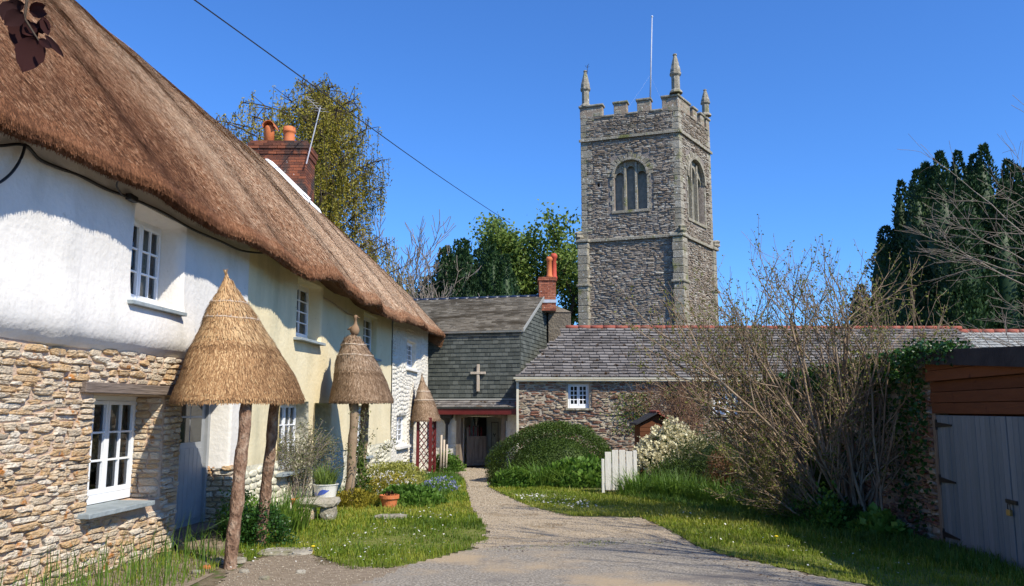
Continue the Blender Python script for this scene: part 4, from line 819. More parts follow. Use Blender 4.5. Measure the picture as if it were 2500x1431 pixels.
lantern(at(861, 1010, 15.7)+np.array([0, 0, 0]), .95, 'black iron lantern on the cream wall under the middle porch', (-.42, .1, 0))
# brick chimney on the slate house
cy_ = RG[1]-.15; x0_ = at(1316, 720, cy_)[0]; x1_ = at(1352, 720, cy_)[0]; zt_ = at(1330, 676, cy_)[2]
ch2 = brickstack(SH, x0_, x1_+.08, cy_, cy_+.75, 5.3, zt_, G_['brickR'], corb=((zt_-.16, .04), (zt_-.06, .015)), bh=.07, bl=.2, lim=90)
b = MB(); b.box((x0_-.025, cy_-.025, 5.6), (x1_+.1, cy_+.79, zt_-.86)); b.build('lead_apron', G_['lead'], ch2)
for (px, py, r, m_) in ((1341, 626, .1, 'pot'), (1352, 618, .105, 'potR')):
    p = at(px, py, cy_+(.25 if m_ == 'pot' else .5)); h = p[2]-zt_; b = MB(); b.lathe((p[0], p[1], zt_-.02), [(r*1.3, 0), (r*1.2, .1), (r, .14), (r*.9, h*.8), (r*1.25, h*.84), (r*1.25, h*.93), (r*.8, h), (r*.6, h-.01)], 16); b.build('chimney_pot', G_[m_], ch2, smooth=True)
# ================================================================ RIGHT STONE BUILDING
SB = thing('stone_outbuilding', (8, 27.2, -.35), 'long low stone building with mossy grey slates and red ridge tiles', 'building')
FB = Pl((.16, 27.0), unit(np.array([1, .02])))
hA = hit(FB, 1386, 998); hB = hit(FB, 1440, 936); hC = hit(FB, 1741, 1014); hD = hit(FB, 1806, 955)
HB = [(hA[0], hB[0], hA[1], hB[1], .22), (hC[0], hD[0], hC[1], hD[1], .22)]
wb = facade('rubble_wall', FB, 0, 20, -.7, 2.78, HB, G_['redmortar'], SB, .2, .015, 1.5, rnd=.02)
C = cells(0, 16.5, -.4, 2.7, .075, .26, [(h[0]-.02, h[1]+.02, h[2]-.02, h[3]+.02) for h in HB], .42); V, F = stone_geo(FB, C, .045, .004, 10, .68, wav=.05, seed=33, rough=.38); pieces(V, F, 'stone', G_['redstone'], wb, 300, 'small_rubble')
for h in HB: window(SB, h[0]+.02, h[1]-.02, h[2]+.03, h[3]-.01, .15, 2, 2, 4, pl=FB, bar=.025); slab(SB, h[0]-.08, h[1]+.08, h[2]+.02, .07, -.1, .09, G_['granite'], 'window_sill', FB)
b = MB(); b.add([FB.P(0, -.7, 0).ravel(), FB.P(0, -.7, -6).ravel(), FB.P(0, 2.7, -6).ravel(), FB.P(0, 2.7, 0).ravel()], [(0,1,2,3)]); b.build('end_wall', G_['redmortar'], SB)
zeB = hit(FB, 1300, 921, .25)[1]; ZRB = at(1900, 800, 30)[2]; vvB = np.array([0, 3.15, ZRB-zeB]); LB = np.linalg.norm(vvB)
RB = Sl(FB.P(-.06, zeB, .2).ravel(), (*FB.U[:2], 0), vvB); uR = 16.35
lf = 1.92
b = MB(); b.prism([RB.P(0, 0, -.01).ravel(), RB.P(uR, 0, -.01).ravel(), RB.P(uR, LB, -.01).ravel(), RB.P(lf, LB, -.01).ravel()], -RB.N*.06); rfb = b.build('slate_roof', G_['slateP'], SB)
C = cells(0, uR, 0, LB-.05, .20, .30, (), .12, bond=1); ok = C[:, 0] > C[:, 1]/LB*lf-.02; C = C[ok]; V, F = block_geo(RB, C, .006, .042, .022, .028, seed=36, dvar=.012); pieces(V, F, 'roof_slate', G_['slateP'], rfb, 300, 'roof_slates')
for i in range(int((uR-lf)/.46)+1):
    a = lf-.05+i*.46; p = RB.P(a, LB+.02, .0).ravel(); e = RB.P(a+.445, LB+.02, .0).ravel(); b = MB(); b.tube([p, e], [.078, .082], 8); b.build('ridge_tile', G_['redridge'], rfb, smooth=True)
b = MB(); b.add([RB.P(lf, LB, 0).ravel(), RB.P(uR, LB, 0).ravel(), RB.P(uR, LB, 0).ravel()+np.array([0, 3, -1.9]), RB.P(0, LB, 0).ravel()+np.array([0, 3, -1.9])], [(0,1,2,3)]); b.build('back_roof', G_['slateP'], SB)
b = MB(); cvs = [(-.0, -.055), (.05, -.075), (.10, -.055), (.11, 0)]
for s in range(1):
    V_ = [];
    for u in (-.12, uR):
        for (o, z) in cvs: V_.append(FB.P(u, zeB+.0+z-.01*u/4, .2+o).ravel())
    b.add(V_, [(k, k+1, k+5, k+4) for k in range(3)]+[(0,1,2,3),(7,6,5,4)])
b.build('gutter', G_['gutter'], SB); slab(SB, -.05, uR, zeB-.01, .13, .12, .17, G_['gutter'], 'fascia_board', FB)
slab(SB, -.02, .06, 2.55, 2.6, .02, .07, G_['gutter'], 'corner_pipe', FB)
# rendered stack behind the verge
rs = thing('rendered_chimney_base', (2.1, 30.9, 4), 'squat grey rendered chimney stump beside the brick stack', 'chimney')
pa = at(1338, 806, 30.9); pb = at(1394, 806, 30.9); zq = at(1370, 742, 30.9)[2]; b = MB(); b.box((pa[0], 30.9, 3), (pb[0], 31.7, zq-.32)); b.build('stack', G_['render'], rs, bevel=.03)
b = MB(); b.add([(pa[0]-.03, 30.85, zq-.33), (pb[0]+.05, 30.85, zq-.33), (pb[0]+.05, 31.75, zq-.33), (pa[0]-.03, 31.75, zq-.33), (pa[0]+.02, 31.1, zq+.02), (pa[0]+.3, 31.1, zq-.02), (pa[0]+.3, 31.5, zq), (pa[0]+.02, 31.5, zq)], [(0,1,5,4),(1,2,6,5),(2,3,7,6),(3,0,4,7),(4,5,6,7),(0,3,2,1)]); b.build('sloped_cap', G_['render'], rs, bevel=.04)
# far right barn
BN = thing('stone_barn', (18.5, 27.2, -.3), 'far right barn with pale slates and a slightly lower red ridge', 'barn')
b = MB(); b.box((16.42, 27.3, -.6), (26, 33, 2.6)); b.build('walls', G_['redmortar'], BN)
RB2 = Sl(RB.P(uR+.05, 0, -.08).ravel()+np.array([0, 0, -.06]), (1, .0, 0), vvB); b = MB(); b.prism([RB2.P(0, 0, -.01).ravel(), RB2.P(9, 0, -.01).ravel(), RB2.P(9, LB, -.01).ravel(), RB2.P(0, LB, -.01).ravel()], -RB2.N*.06); r5 = b.build('slate_roof', G_['slateL'], BN)
C = cells(0, 4.5, 0, LB-.05, .19, .3, (), .15, bond=1); V, F = block_geo(RB2, C, .006, .03, .014, .02, seed=39, dvar=.006); pieces(V, F, 'roof_slate', G_['slateL'], r5, 200, 'roof_slates')
for i in range(10):
    p = RB2.P(i*.46, LB+.02, 0).ravel(); e = RB2.P(i*.46+.445, LB+.02, 0).ravel(); b = MB(); b.tube([p, e], .10, 8); b.build('ridge_tile', G_['redridge'], r5, smooth=True)

# ================================================================ CHURCH TOWER
TA = at(1657, 322, 45)[:2]; TL = at(1419, 350, 46.9)[:2]; TRr = at(1733, 380, 49.1)[:2]; TB = TL+TRr-TA
TW = thing('church_tower', (TA[0], TA[1], -.3), 'tall grey stone church tower with battlements and corner pinnacles', 'church tower')
W1 = np.linalg.norm(TA-TL); W2 = np.linalg.norm(TRr-TA); TF = Pl(TL, unit(TA-TL)); TR_ = Pl(TA, unit(TRr-TA))
zs1 = at(1657, 320, 45)[2]; zs2 = at(1657, 574, 45)[2]; zcr = at(1640, 263, 45)[2]; zmt = at(1640, 230, 45)[2]
b = MB(); pts = [TL, TA, TRr, TB]; b.add([Psl(p, -.5) for p in pts]+[Psl(p, zcr) for p in pts], [(2,3,7,6),(3,0,4,7),(3,2,1,0)]); b.add([Psl(p, zcr-.5) for p in pts], [(0,1,2,3)]); core = b.build('rear_walls', G_['towermortar'], TW)
a_ = hit(TF, 1500, 516); c_ = hit(TF, 1578, 386); a2 = hit(TR_, 1681, 532); c2_ = hit(TR_, 1716, 404)
WF = (a_[0], c_[0], a_[1], c_[1], .45); WR = (a2[0], c2_[0], a2[1], c2_[1], .45)
s_h = hit(TF, 1461, 452); HS = (s_h[0]-.09, s_h[0]+.09, s_h[1]-.12, s_h[1]+.12, .5)
for (pl, Wd, win, ex, sd) in ((TF, W1, WF, [HS], 41), (TR_, W2, WR, [], 42)):
    f_ = facade('rubble_face', pl, 0, Wd, -.5, zcr, [win]+ex, G_['towermortar'], TW, .35, .02, 1, rnd=.01)
    hl = [(win[0]-.32, win[1]+.32, win[2]-.2, win[3]-(win[1]-win[0])*.35), (win[0]-.15, win[1]+.15, win[3]-(win[1]-win[0])*.35, win[3]+.36)]+[(h[0]-.05, h[1]+.05, h[2]-.05, h[3]+.05) for h in ex]
    C = cells(.3, Wd-.3, 2.5, zs1-.12, .095, .36, hl+[(0, Wd, zs2-.13, zs2+.13)], .45); V, F = stone_geo(pl, C, .055, .012, 8, .7, wav=.05, seed=sd, rough=.3); pieces(V, F, 'stone', G_['tower'], f_, 150, 'tower_rubble')
    C = cells(.3, Wd-.3, zs1+.14, zcr-.02, .095, .36, (), .45); V, F = stone_geo(pl, C, .055, .02, 8, seed=sd+5); joined(V, F, 'parapet_rubble', G_['tower'], f_, seed=sd)
    # window dressing
    u0w, u1w, z0w, z1w, dw = win; cu = (u0w+u1w)/2; hw = (u1w-u0w)/2; zsp = z1w-hw*.95
    wd = MB(); nA = 18; arc = [(cu+hw*cos(q), zsp+hw*.95*sin(q)) for q in np.linspace(0, pi, nA+1)]
    for sgn in (0, 1):
        ar = arc[:nA//2+1] if sgn == 0 else arc[nA//2:]; cor = (u1w, z1w) if sgn == 0 else (u0w, z1w)
        for p, q in zip(ar, ar[1:]): wd.prism([pl.P(*p, .0).ravel(), pl.P(*q, 0).ravel(), pl.P(*cor, .0).ravel()], -pl.N*.25)
    wn = wd.build('belfry_window', G_['granite'], TW)
    slab(wn, u0w, u1w, z1w, z1w-z0w, -.42, -.40, G_['louvre'], 'louvre_panel', pl, bevel=0)
    for k in (1, 2): x = u0w+(u1w-u0w)*k/3; slab(wn, x-.07, x+.07, zsp+hw*.8, zsp+hw*.8-z0w, -.28, -.05, G_['granite'], 'mullion', pl, bevel=.02)
    for k in range(3):
        x0 = u0w+(u1w-u0w)*k/3; x1 = u0w+(u1w-u0w)*(k+1)/3; hz = zsp+(hw*.3 if k == 1 else -.05); b = MB(); m_ = 8; ww = (x1-x0)/2
        for i in range(m_):
            q0 = pi*i/m_; q1 = pi*(i+1)/m_; xc = (x0+x1)/2
            tz = lambda x: zsp+hw*.95*sqrt(max(0, 1-((x-cu)/hw)**2))
            p = [(xc+ww*cos(q0)*.8, hz+ww*sin(q0)*.9), (xc+ww*cos(q1)*.8, hz+ww*sin(q1)*.9), (xc+ww*cos(q1), tz(xc+ww*cos(q1))), (xc+ww*cos(q0), tz(xc+ww*cos(q0)))]
            if p[2][1] > p[1][1] or p[3][1] > p[0][1]: b.prism([pl.P(*v_, -.16).ravel() for v_ in p], -pl.N*.1)
        b.build('tracery_head', G_['granite'], wn)
    for i in range(15):   # voussoirs
        q0 = -.05+(pi+.1)*i/15+.02; q1 = -.05+(pi+.1)*(i+1)/15-.02; r0 = 1.12; r1 = 1.12+(.34 if i % 2 else .26)/hw; b = MB()
        b.prism([pl.P(cu+hw*r*cos(q), zsp+hw*.95*r*sin(q), .05).ravel() for (q, r) in ((q0, r0), (q0, r1), (q1, r1), (q1, r0))], -pl.N*.1, random.random()); b.build('voussoir', G_['granite'], wn, bevel=.02)
        b = MB(); b.prism([pl.P(cu+hw*r*cos(q), zsp+hw*.95*r*sin(q), .13).ravel() for (q, r) in ((q0-.02, .98), (q0-.02, 1.12), (q1+.02, 1.12), (q1+.02, .98))], -pl.N*.2, random.random()); b.build('hood_stone', G_['granite'], wn, bevel=.015)
    z = z0w; k = 0
    while z < zsp-.1:
        h = random.uniform(.22, .42); h = min(h, zsp-z)
        for s in (-1, 1):
            L = .24 if (k+(s > 0)) % 2 else .12; a = u0w-L if s < 0 else u1w; C1 = np.array([[a+L/2, z+h/2, L, h]]); V, F = block_geo(pl, C1, .045, .045, .02); mesh_np('jamb_stone', V[0], F, G_['granite'], wn, np.full(8, random.random()))
        z += h; k += 1
    slab(wn, u0w-.15, u1w+.15, z0w, .16, -.1, .09, G_['granite'], 'window_sill', pl)
    # string courses
    for (zz, ex_) in ((zs1, .14), (zs2, .16)):
        u = -.12
        while u < Wd+.1: e = min(u+random.uniform(.9, 1.5), Wd+.12); slab(TW, u+.004, e-.004, zz+.08, .17, -.05, ex_, G_['granite'], 'string_course_stone', pl, bevel=.02, slope=.06); u = e
# quoins
e1 = unit(TL-TA); e2 = unit(TRr-TA); RM = np.array([Psl(e1, 0), Psl(e2, 0), (0, 0, 1)])
def blk(O, a, c, nm='quoin_stone', bv=.03, par=TW, m='granite'):
    b = MB(); b.box(a, c, random.random(), RM, np.array([O[0], O[1], 0])); return b.build(nm, G_[m], par, bevel=bv)
for (O, s1, s2) in ((TA, 1, 1), (TL, -1, 1), (TRr, 1, -1)):
    z = zs2+.1; k = 0
    while z < zcr-.15:
        h = random.uniform(.3, .48); L1, L2 = (.62, .34) if k % 2 else (.36, .62); L1 *= random.uniform(.85, 1.15)
        if not zs1-.3 < z < zs1+.08 or True: blk(O, (min(-.035*s1, L1*s1), min(-.035*s2, L2*s2), z+.006), (max(-.035*s1, L1*s1), max(-.035*s2, L2*s2), z+h-.006))
        z += h; k += 1
    z = 2.0; k = 0    # clasping buttresses of the lower stage
    zb_ = zs2-.12
    while z < zb_:
        h = random.uniform(.36, .55); h = min(h, zb_-z); p1 = -.16; q1 = .46 if k % 2 else .42; p2 = -.30 if s2 > 0 else -.12; q2 = .4
        a = (min(p1*s1, q1*s1), min(p2*s2, q2*s2), z+.006); c = (max(p1*s1, q1*s1), max(p2*s2, q2*s2), z+h-.006); blk(O, a, c); z += h; k += 1
    zc2 = at(1657, 690, 45)[2]
    for (z0_, ex_, hh) in ((zc2, .08, .16), (zs2-.1, .08, .2)): blk(O, (min((-.16-ex_)*s1, .54*s1), min(-.38*s2, .5*s2), z0_), (max((-.16-ex_)*s1, .54*s1), max(-.38*s2, .5*s2), z0_+hh), 'buttress_cap', .05)
    # gargoyle-like blocks above caps
    b = MB(); P0 = Psl(O, zs2+.12)+RM[0]*(-.1*s1)+RM[1]*(-.2*s2); b.lathe(P0, [(.16, 0), (.24, .1), (.20, .22), (.26, .34), (.14, .44)], 9, fn=lambda q, z: 1+.2*sin(3*q+z*9)); b.build('carved_block', G_['granite'], TW)
# parapet: crenels and merlons
def px2u(pl, px): return hit(pl, px, 250)[0]
fm = [(-.06, px2u(TF, 1470)), (px2u(TF, 1498), px2u(TF, 1530)), (px2u(TF, 1555), px2u(TF, 1588)), (px2u(TF, 1616), W1+.05)]
rm_ = [(-.05, px2u(TR_, 1683)), (px2u(TR_, 1690), px2u(TR_, 1700)), (px2u(TR_, 1708), px2u(TR_, 1717)), (px2u(TR_, 1722), W2+.05)]
for pl, ml, Wd in ((TF, fm, W1), (TR_, rm_, W2)):
    for (a, c) in ml:
        mb = slab(TW, a, c, zmt-.14, zmt-.14-zcr, -.42, .02, G_['tower'], 'merlon', pl, bevel=.02)
        C = cells(a, c, zcr, zmt-.14, .3, .42, (), .2); V, F = stone_geo(pl, C, .03, .02, 8, seed=int(a*10)+60)
        for i in range(len(V)): mesh_np('stone', V[i], F, G_['granite'], mb, np.full(V.shape[1], random.random()))
        slab(TW, a-.07, c+.07, zmt, .14, -.5, .10, G_['granite'], 'coping_stone', pl, bevel=.04)
    for (p, q) in zip(ml, ml[1:]): slab(TW, p[1]-.02, q[0]+.02, zcr+.05, .12, -.46, .10, G_['granite'], 'coping_stone', pl, bevel=.03)
for pl_, Wd in ((Pl(TRr, unit(TB-TRr)), W1), (Pl(TB, unit(TL-TB)), W2)):
    for i in range(4): a = Wd*(i+.12)/4; slab(TW, a, a+Wd*.14, zmt, zmt-zcr+.2, -.4, .0, G_['tower'], 'merlon', pl_)
def pinnacle(P, h, r, lab=None):
    b = MB(); b.lathe(P, [(r*1.5, 0), (r*1.35, .12), (r*.95, .22), (r*.92, h*.42), (r*1.25, h*.46), (r*1.3, h*.5), (r*1.05, h*.53)], 8, rot=.3); s = b.build('pinnacle_shaft', G_['granite'], TW, bevel=.01)
    b = MB(); pr = [(r*1.15, h*.53), (r*1.1, h*.6), (r*.85, h*.7), (r*.85, h*.72), (r*.62, h*.83), (r*.35, h*.94), (r*.5, h*.96), (r*.42, h*.985), (r*.1, h)]
    b.lathe(P, pr, 8, rot=.3, fn=lambda q, z: 1+.16*sin(z*24)*max(0, cos(4*q))); b.build('spirelet', G_['granite'], TW)
zA = at(1662, 226, 45)[2]; hA_ = at(1662, 128, 45)[2]-zA; pinnacle(Psl(TA+(e1+e2)*.15, zA), hA_, .27)
zL = at(1436, 262, 46.9)[2]; pinnacle(Psl(TL+(-e1+e2)*.2, zL), at(1436, 170, 46.9)[2]-zL, .25)
zR2 = at(1728, 285, 49.1)[2]; pinnacle(Psl(TRr+(e1-e2)*.12, zR2), at(1728, 219, 49.1)[2]-zR2, .24)
fp = thing('flagpole', at(1588, 240, 48), 'slender white flagpole rising from the church tower', 'flagpole'); b = MB(); p0 = at(1586, 240, 48); p1 = at(1592, 42, 48); b.tube([p0-np.array([0, 0, .8]), p1], [.055, .03], 8); b.build('pole', G_['lead'], fp, smooth=True)
b = MB(); b.lathe(p1, [(.05, 0), (.07, .05), (.03, .1)], 8); b.build('finial', G_['paint'], fp)
for (px, py) in ((1535, 262), (1618, 250)): b = MB(); b.tube([p0+(p1-p0)*.28, at(px, py, 46.5)], .003, 4); b.build('stay_wire', G_['lead'], fp)
wv = at(1434, 172, 46.9); b = MB(); b.tube([wv-np.array([0,0,.2]), wv+np.array([0, 0, .35])], .015, 5); b.tube([wv+np.array([-.14, 0, .3]), wv+np.array([0, 0, .16]), wv+np.array([.12, 0, .26])], .012, 4); b.tube([wv+np.array([.1, 0, .42]), wv+np.array([0, 0, .2])], .01, 4)
tag(b.build('weather_vane', G_['iron'], None), 'thin broken weather vane on the left tower pinnacle', 'weather vane')

# ================================================================ GARAGE AND GARDEN WALL
GO = np.array([5.9, 11.5]); GU = unit(np.array([-.124, -.992])); GPl = Pl(GO, GU)
GA = thing('garage', (6.5, 9, -.2), 'low shaded garage with blue-grey board doors and red-brown cladding', 'garage')
zg = -.22; zd = hit(GPl, 2285, 1012)[1]
b = MB(); 
def prismP(pl, u0, u1, z0, z1, o0, o1, nm, m, par, bevel=0, tone=.5): return slab(par, u0, u1, z1, z1-z0, o0, o1, G_[m], nm, pl, tone, 0, bevel)
def zon(px, py, off=.15): return hit(GPl, px, py, off)
rl = zon(2250, 855); rr_ = zon(2496, 845); ll = zon(2250, 889); lr = zon(2496, 896)
ext = lambda a, c, u: a[1]+(c[1]-a[1])*(u-a[0])/(c[0]-a[0])
ua, ub_ = -.25, 6.6; zt0, zt1, zb0, zb1 = ext(rl, rr_, ua), ext(rl, rr_, ub_), ext(ll, lr, ua), ext(ll, lr, ub_)
def slopeslab(nm, m, o0, o1, a0, a1, b0, b1, bev=0):
    b = MB(); V = [GPl.P(u, z, o).ravel() for o in (o0, o1) for (u, z) in ((ua, a0), (ub_, a1), (ub_, b1), (ua, b0))]; b.add(V, [(0,1,2,3),(7,6,5,4),(0,4,5,1),(1,5,6,2),(2,6,7,3),(3,7,4,0)]); return b.build(nm, G_[m], GA, bevel=bev)
slopeslab('felt_edge', 'felt', .10, .15, zb0, zb1, zt0, zt1); slopeslab('flat_felt_roof', 'felt', -4.6, .099, zt0-.12, zt1-.12, zt0-.004, zt1-.004)
prismP(GPl, -.15, 6.5, zg-.3, min(zb0, zb1)-.01, -4.5, -.2, 'garage_body', 'cladding', GA)
zf0 = max(zb0, zb1)+.02
zz = zd+.01; k = 0; nbd = 5; hb = (zf0-zd)/nbd
for i in range(nbd): prismP(GPl, -.12, 6.5, zz+.004, zz+hb-.002, -.1, .02+(.05 if i >= nbd-2 else 0)+.008*(i % 2), 'cladding_board', 'cladding', GA, .006, random.random()); zz += hb
prismP(GPl, -.14, -.02, zg-.1, zd, -.1, .02, 'door_post', 'oak', GA, .01)
for L in range(2):
    u0 = .0+L*2.07; dl = prismP(GPl, u0+.004, u0+2.055, zg+.03, zd-.01, -.06, -.005, 'garage_door', 'garagepaint', GA)
    nb_ = 15
    for i in range(nb_): a = u0+.006+i*2.046/nb_; prismP(GPl, a+.004, a+2.046/nb_-.004, zg+.03, zd-.012, -.004, .012+random.uniform(-.002, .002), 'board', 'garagepaint', dl, .004, random.random())
    for z in (zd-.14, (zd+zg)/2+.02, zg+.2):
        b = MB(); ub = u0+(.03 if L == 0 else 2.03); s = 1 if L == 0 else -1
        b.prism([GPl.P(ub, z-.035, .016).ravel(), GPl.P(ub, z+.035, .016).ravel(), GPl.P(ub+s*.5, z+.010, .016).ravel(), GPl.P(ub+s*.5, z-.010, .016).ravel()], GPl.N*.012); b.prism([GPl.P(ub-.05*s, z-.07, .016).ravel(), GPl.P(ub-.05*s, z+.07, .016).ravel(), GPl.P(ub+s*.0, z+.07, .016).ravel(), GPl.P(ub, z-.07, .016).ravel()], GPl.N*.012); b.build('strap_hinge', G_['iron'], dl)
prismP(GPl, 1.93, 2.2, .60, .645, .014, .035, 'hasp', 'iron', GA, .004); b = MB(); P = GPl.P(2.07, .50, .05).ravel(); b.box(P-np.array([.03, .035, .03]), P+np.array([.01, .035, .04])); b.build('padlock', mat('brass', [(.35,.25,.1),(.45,.33,.14)], metal=.8, rough=.4, bump=0), GA, bevel=.008)
b = MB(); b.tube([P+np.array([-.01, -.025, .04]), P+np.array([-.01, -.02, .1]), P+np.array([-.01, .02, .1]), P+np.array([-.01, .025, .04])], .006, 6); b.build('shackle', G_['iron'], GA)
GW = thing('garden_wall', (6.4, 16, -.3), 'shaded stone garden wall overgrown with ivy running back from the garage', 'wall')
GWp = Pl(GO-GU*.14, -GU, GPl.N)   # runs away from the camera
gwm = facade('wall_core', GWp, 0, 12.5, -.6, 2.34, [], G_['redmortar'], GW, .25, .03, 1.2)
slab(GW, 0, 12.5, 2.38, 3.0, -.6, -.02, G_['redmortar'], 'wall_back', GWp, bevel=0)
C = cells(.0, 12.4, -.3, 2.3, .085, .27, (), .45); V, F = stone_geo(GWp, C, .045, .004, 10, .68, wav=.05, seed=51, rough=.35); V = V[..., :]; pieces(V, F, 'stone', G_['redstone'], gwm, 260, 'small_rubble')
def ivy(name, label, n, ufn, seed, pl=GWp, mat_='ivy', L=.075, parent=None, cat='ivy', sc=1.):
    r_ = np.random.default_rng(seed); u, z, o = ufn(r_, n); C = pl.P(u, z, o); d = r_.normal(size=(n, 3))+pl.N*.7+np.array([0, 0, -.6])
    ob = leaves(name, C, d, L*r_.uniform(.5, 1.2, n), L*.42*r_.uniform(.7, 1.2, n), G_[mat_], parent, seed); ob['kind'] = 'stuff'
    return tag(ob, label, cat) if label else ob
def f1(r_, n):
    u = r_.uniform(.0, 12, n); z = r_.uniform(-.2, 2.5, n); m = fbm(np.stack([u, z, z*0], 1), .9, 71); k = (m+.9*(z-1.4)+.5*(u < .9)+.0) ; p = np.clip(k*.6+.45, .05, 1); keep = r_.uniform(0, 1, n) < p; z = np.where(keep, z, r_.uniform(2.1, 2.55, n)); return u, z, .04+np.abs(r_.normal(0, .07, n))+.1*(z > 2.1)
ivy('ivy', 'dark glossy ivy covering the top and face of the shaded garden wall', 13000, f1, 5)
def f2(r_, n):
    u = r_.uniform(-1.25, .45, n); z = 2.48+r_.uniform(-.02, .16, n)*np.clip(1-abs(u+.2)/1.6, .1, 1)-np.abs(r_.normal(0, .11, n)); return u, z, .16+r_.uniform(-.3, .12, n)
ivy('ivy', 'ivy spilling in sunlight over the black felt edge of the garage roof', 1100, f2, 6, L=.06)
gs = at(2480, 1330, 8.8); b = MB(); b.tube([(5.35, 8.75, -.15), (5.52, 8.70, .25), (5.62, 8.68, .42)], [.012, .01, .008], 6); b.tube([(5.42, 8.83, -.15), (5.56, 8.76, .2), (5.63, 8.7, .40)], [.012, .01, .008], 6)
tag(b.build('peeled_stick', G_['crosswood'], None), 'pair of pale peeled sticks leaning on the garage doors at the frame edge', 'stick')

# ---- garden gate
gp = gr(1518, 1206); GG = thing('garden_gate', gp, 'small white-grey garden gate of upright boards with arched top', 'gate'); Yg = gp[1]
gl = at(1482, 1100, Yg)[0]; grr = at(1556, 1100, Yg)[0]; zt = at(1518, 1098, Yg)[2]; zb = gp[2]+.06; n = 4; wbd = (grr-gl)/4.3; GT = Pl((gl-.05, Yg), (1, .0))
for i in range(4):
    a = i*wbd; c = a+wbd*.88; tp = zt-.22*((a+c)/2/(grr-gl)*1.05-.5)**2*1.4; slab(GG, a, c, tp, tp-zb-.03*random.random(), 0, .022, G_['gatewood'], 'board', GT, random.random(), bevel=.004)
for z in (zb+.15, zt-.3): slab(GG, 0, 4*wbd-.03, z, .09, -.03, -.001, G_['gatewood'], 'rail', GT)
slab(GG, -.075, -.015, zt-.2, zt-zb, -.07, .02, G_['gatewood'], 'post', GT); slab(GG, 4*wbd, 4*wbd+.08, zt-.02, zt-zb+.1, -.07, .02, G_['gatewood'], 'post', GT)
# ---- little hut
hp = at(1600, 1060, 24.0); HT = thing('wooden_hut', (hp[0], 24, -.3), 'little red-brown wooden hut with clay ridge behind the flowering bush', 'hut')
xl = at(1562, 1050, 24)[0]; xr = at(1640, 1050, 24)[0]; ze_ = at(1562, 1032, 24)[2]; zr_ = at(1610, 1009, 24)[2]; xm = (xl+xr)/2+.05; HP = Pl((xl, 24), (1, 0)); b = MB()
b.add([(xl, 24, -.4), (xr, 24, -.4), (xr, 24, ze_), (xm, 24, zr_-.03), (xl, 24, ze_), (xl, 25, -.4), (xr, 25, -.4), (xr, 25, ze_), (xm, 25, zr_-.03), (xl, 25, ze_)], [(0,1,2,3,4),(0,4,9,5),(1,6,7,2),(5,9,8,7,6)]); b.build('walls', G_['cladding'], HT)
z = -.3
while z < ze_-.1: prismP(HP, 0, xr-xl, z+.004, z+.115, -.01, .018, 'weatherboard', 'cladding', HT, .004, random.random()); z += .12
for (xa, za, xb, zb2) in ((xl-.12, ze_-.07, xm, zr_), (xm, zr_, xr+.12, ze_-.05)):
    b = MB(); b.prism([(xa, 23.85, za), (xb, 23.85, zb2), (xb, 23.85, zb2+.045), (xa, 23.85, za+.045)], (0, 1.3, 0)); b.build('roof_slope', G_['felt'] if xa < xm-.1 else G_['redridge'], HT)
b = MB(); b.tube([(xm, 23.85, zr_+.04), (xm, 25.1, zr_+.04)], .05, 8); b.build('ridge_tile', G_['redridge'], HT)

# ================================================================ PLANTS
def rdir(r_, n): return unit(r_.normal(size=(n, 3)))
def mound(name, label, cat, c, rx, ry, h, n, L, m, seed=0, flowers=None, base=0., fill=.6, up=.4, group=None, lump=.18, boxy=0, core=None, wd=.42, stems=False, kindname='foliage'):
    """leafy mound: leaves through the outer shell of a lumpy dome, optional flower heads"""
    c = np.array([c[0], c[1], gz(c[0], c[1])+base]); root = thing(name, c, label, cat, group); r_ = np.random.default_rng(seed)
    def shell(n, rmin, rmax, zmin=-.1):
        d = rdir(r_, n); d[:, 2] = np.abs(d[:, 2])*(1.05)-(-zmin if zmin < 0 else 0)*(r_.uniform(0, 1, n)); rr = r_.uniform(rmin, rmax, n)**.8; rr = rr/(np.abs(d)**boxy).sum(1)**(1/boxy) if boxy else rr
        lum = 1+lump*fbm(d*1.6+c, 1.1, seed+60, 3)+lump*.35*fbm(d*5+c, 1.3, seed+61, 2); return c+d*np.array([rx, ry, h])*(rr*lum)[:, None], d
    P, d = shell(n, fill, 1.02); P[:, 2] = np.maximum(P[:, 2], c[2]+.01)
    t = np.clip(.5+.35*fbm(P, 2.2/max(rx, .4), seed+2, 3)+r_.normal(0, .2, n), 0, 1)
    D = unit(d*.8+rdir(r_, n)*.8+np.array([0, 0, up])); leaves(kindname, P, D, L*r_.uniform(.6, 1.3, n), L*wd*r_.uniform(.7, 1.2, n), G_[m], root, seed, t)
    if core:
        q = MB(); q.lathe(c, [(.98*.75, 0), (.9*.8, .35*h*.8), (.7*.78, .68*h*.85), (.4*.75, .85*h*.9), (.05, .9*h*.9)], 22, ax=(rx, ry)); V = np.array(q.v); V += (fbm(V, 1.5, 3)*.05)[:, None]; q.v = [tuple(p) for p in V]; q.build('inner_twigs', G_[core], root, smooth=True)
    if stems:
        segs = [(c+np.array([r_.uniform(-.1, .1)*rx, r_.uniform(-.1, .1)*ry, 0]), P[i], .006*(1+h), .003) for i in r_.integers(0, n, 26)]; multitube('stem', segs, G_['deadtwig'], root)
    for (fm_, fn_, fs, fz) in flowers or []:
        P, d = shell(fn_, .93, 1.10); k = P[:, 2] > c[2]+fz*h; P = P[k]; d = d[k]; nf = len(P); per = 5
        PP = np.repeat(P, per, 0)+r_.normal(0, fs*.35, (nf*per, 3)); DD = unit(np.repeat(d, per, 0)+rdir(r_, nf*per)*.9)
        leaves('flowers', PP, DD, fs*r_.uniform(.7, 1.2, nf*per), fs*.42, G_[fm_], root, seed+9)
    return root
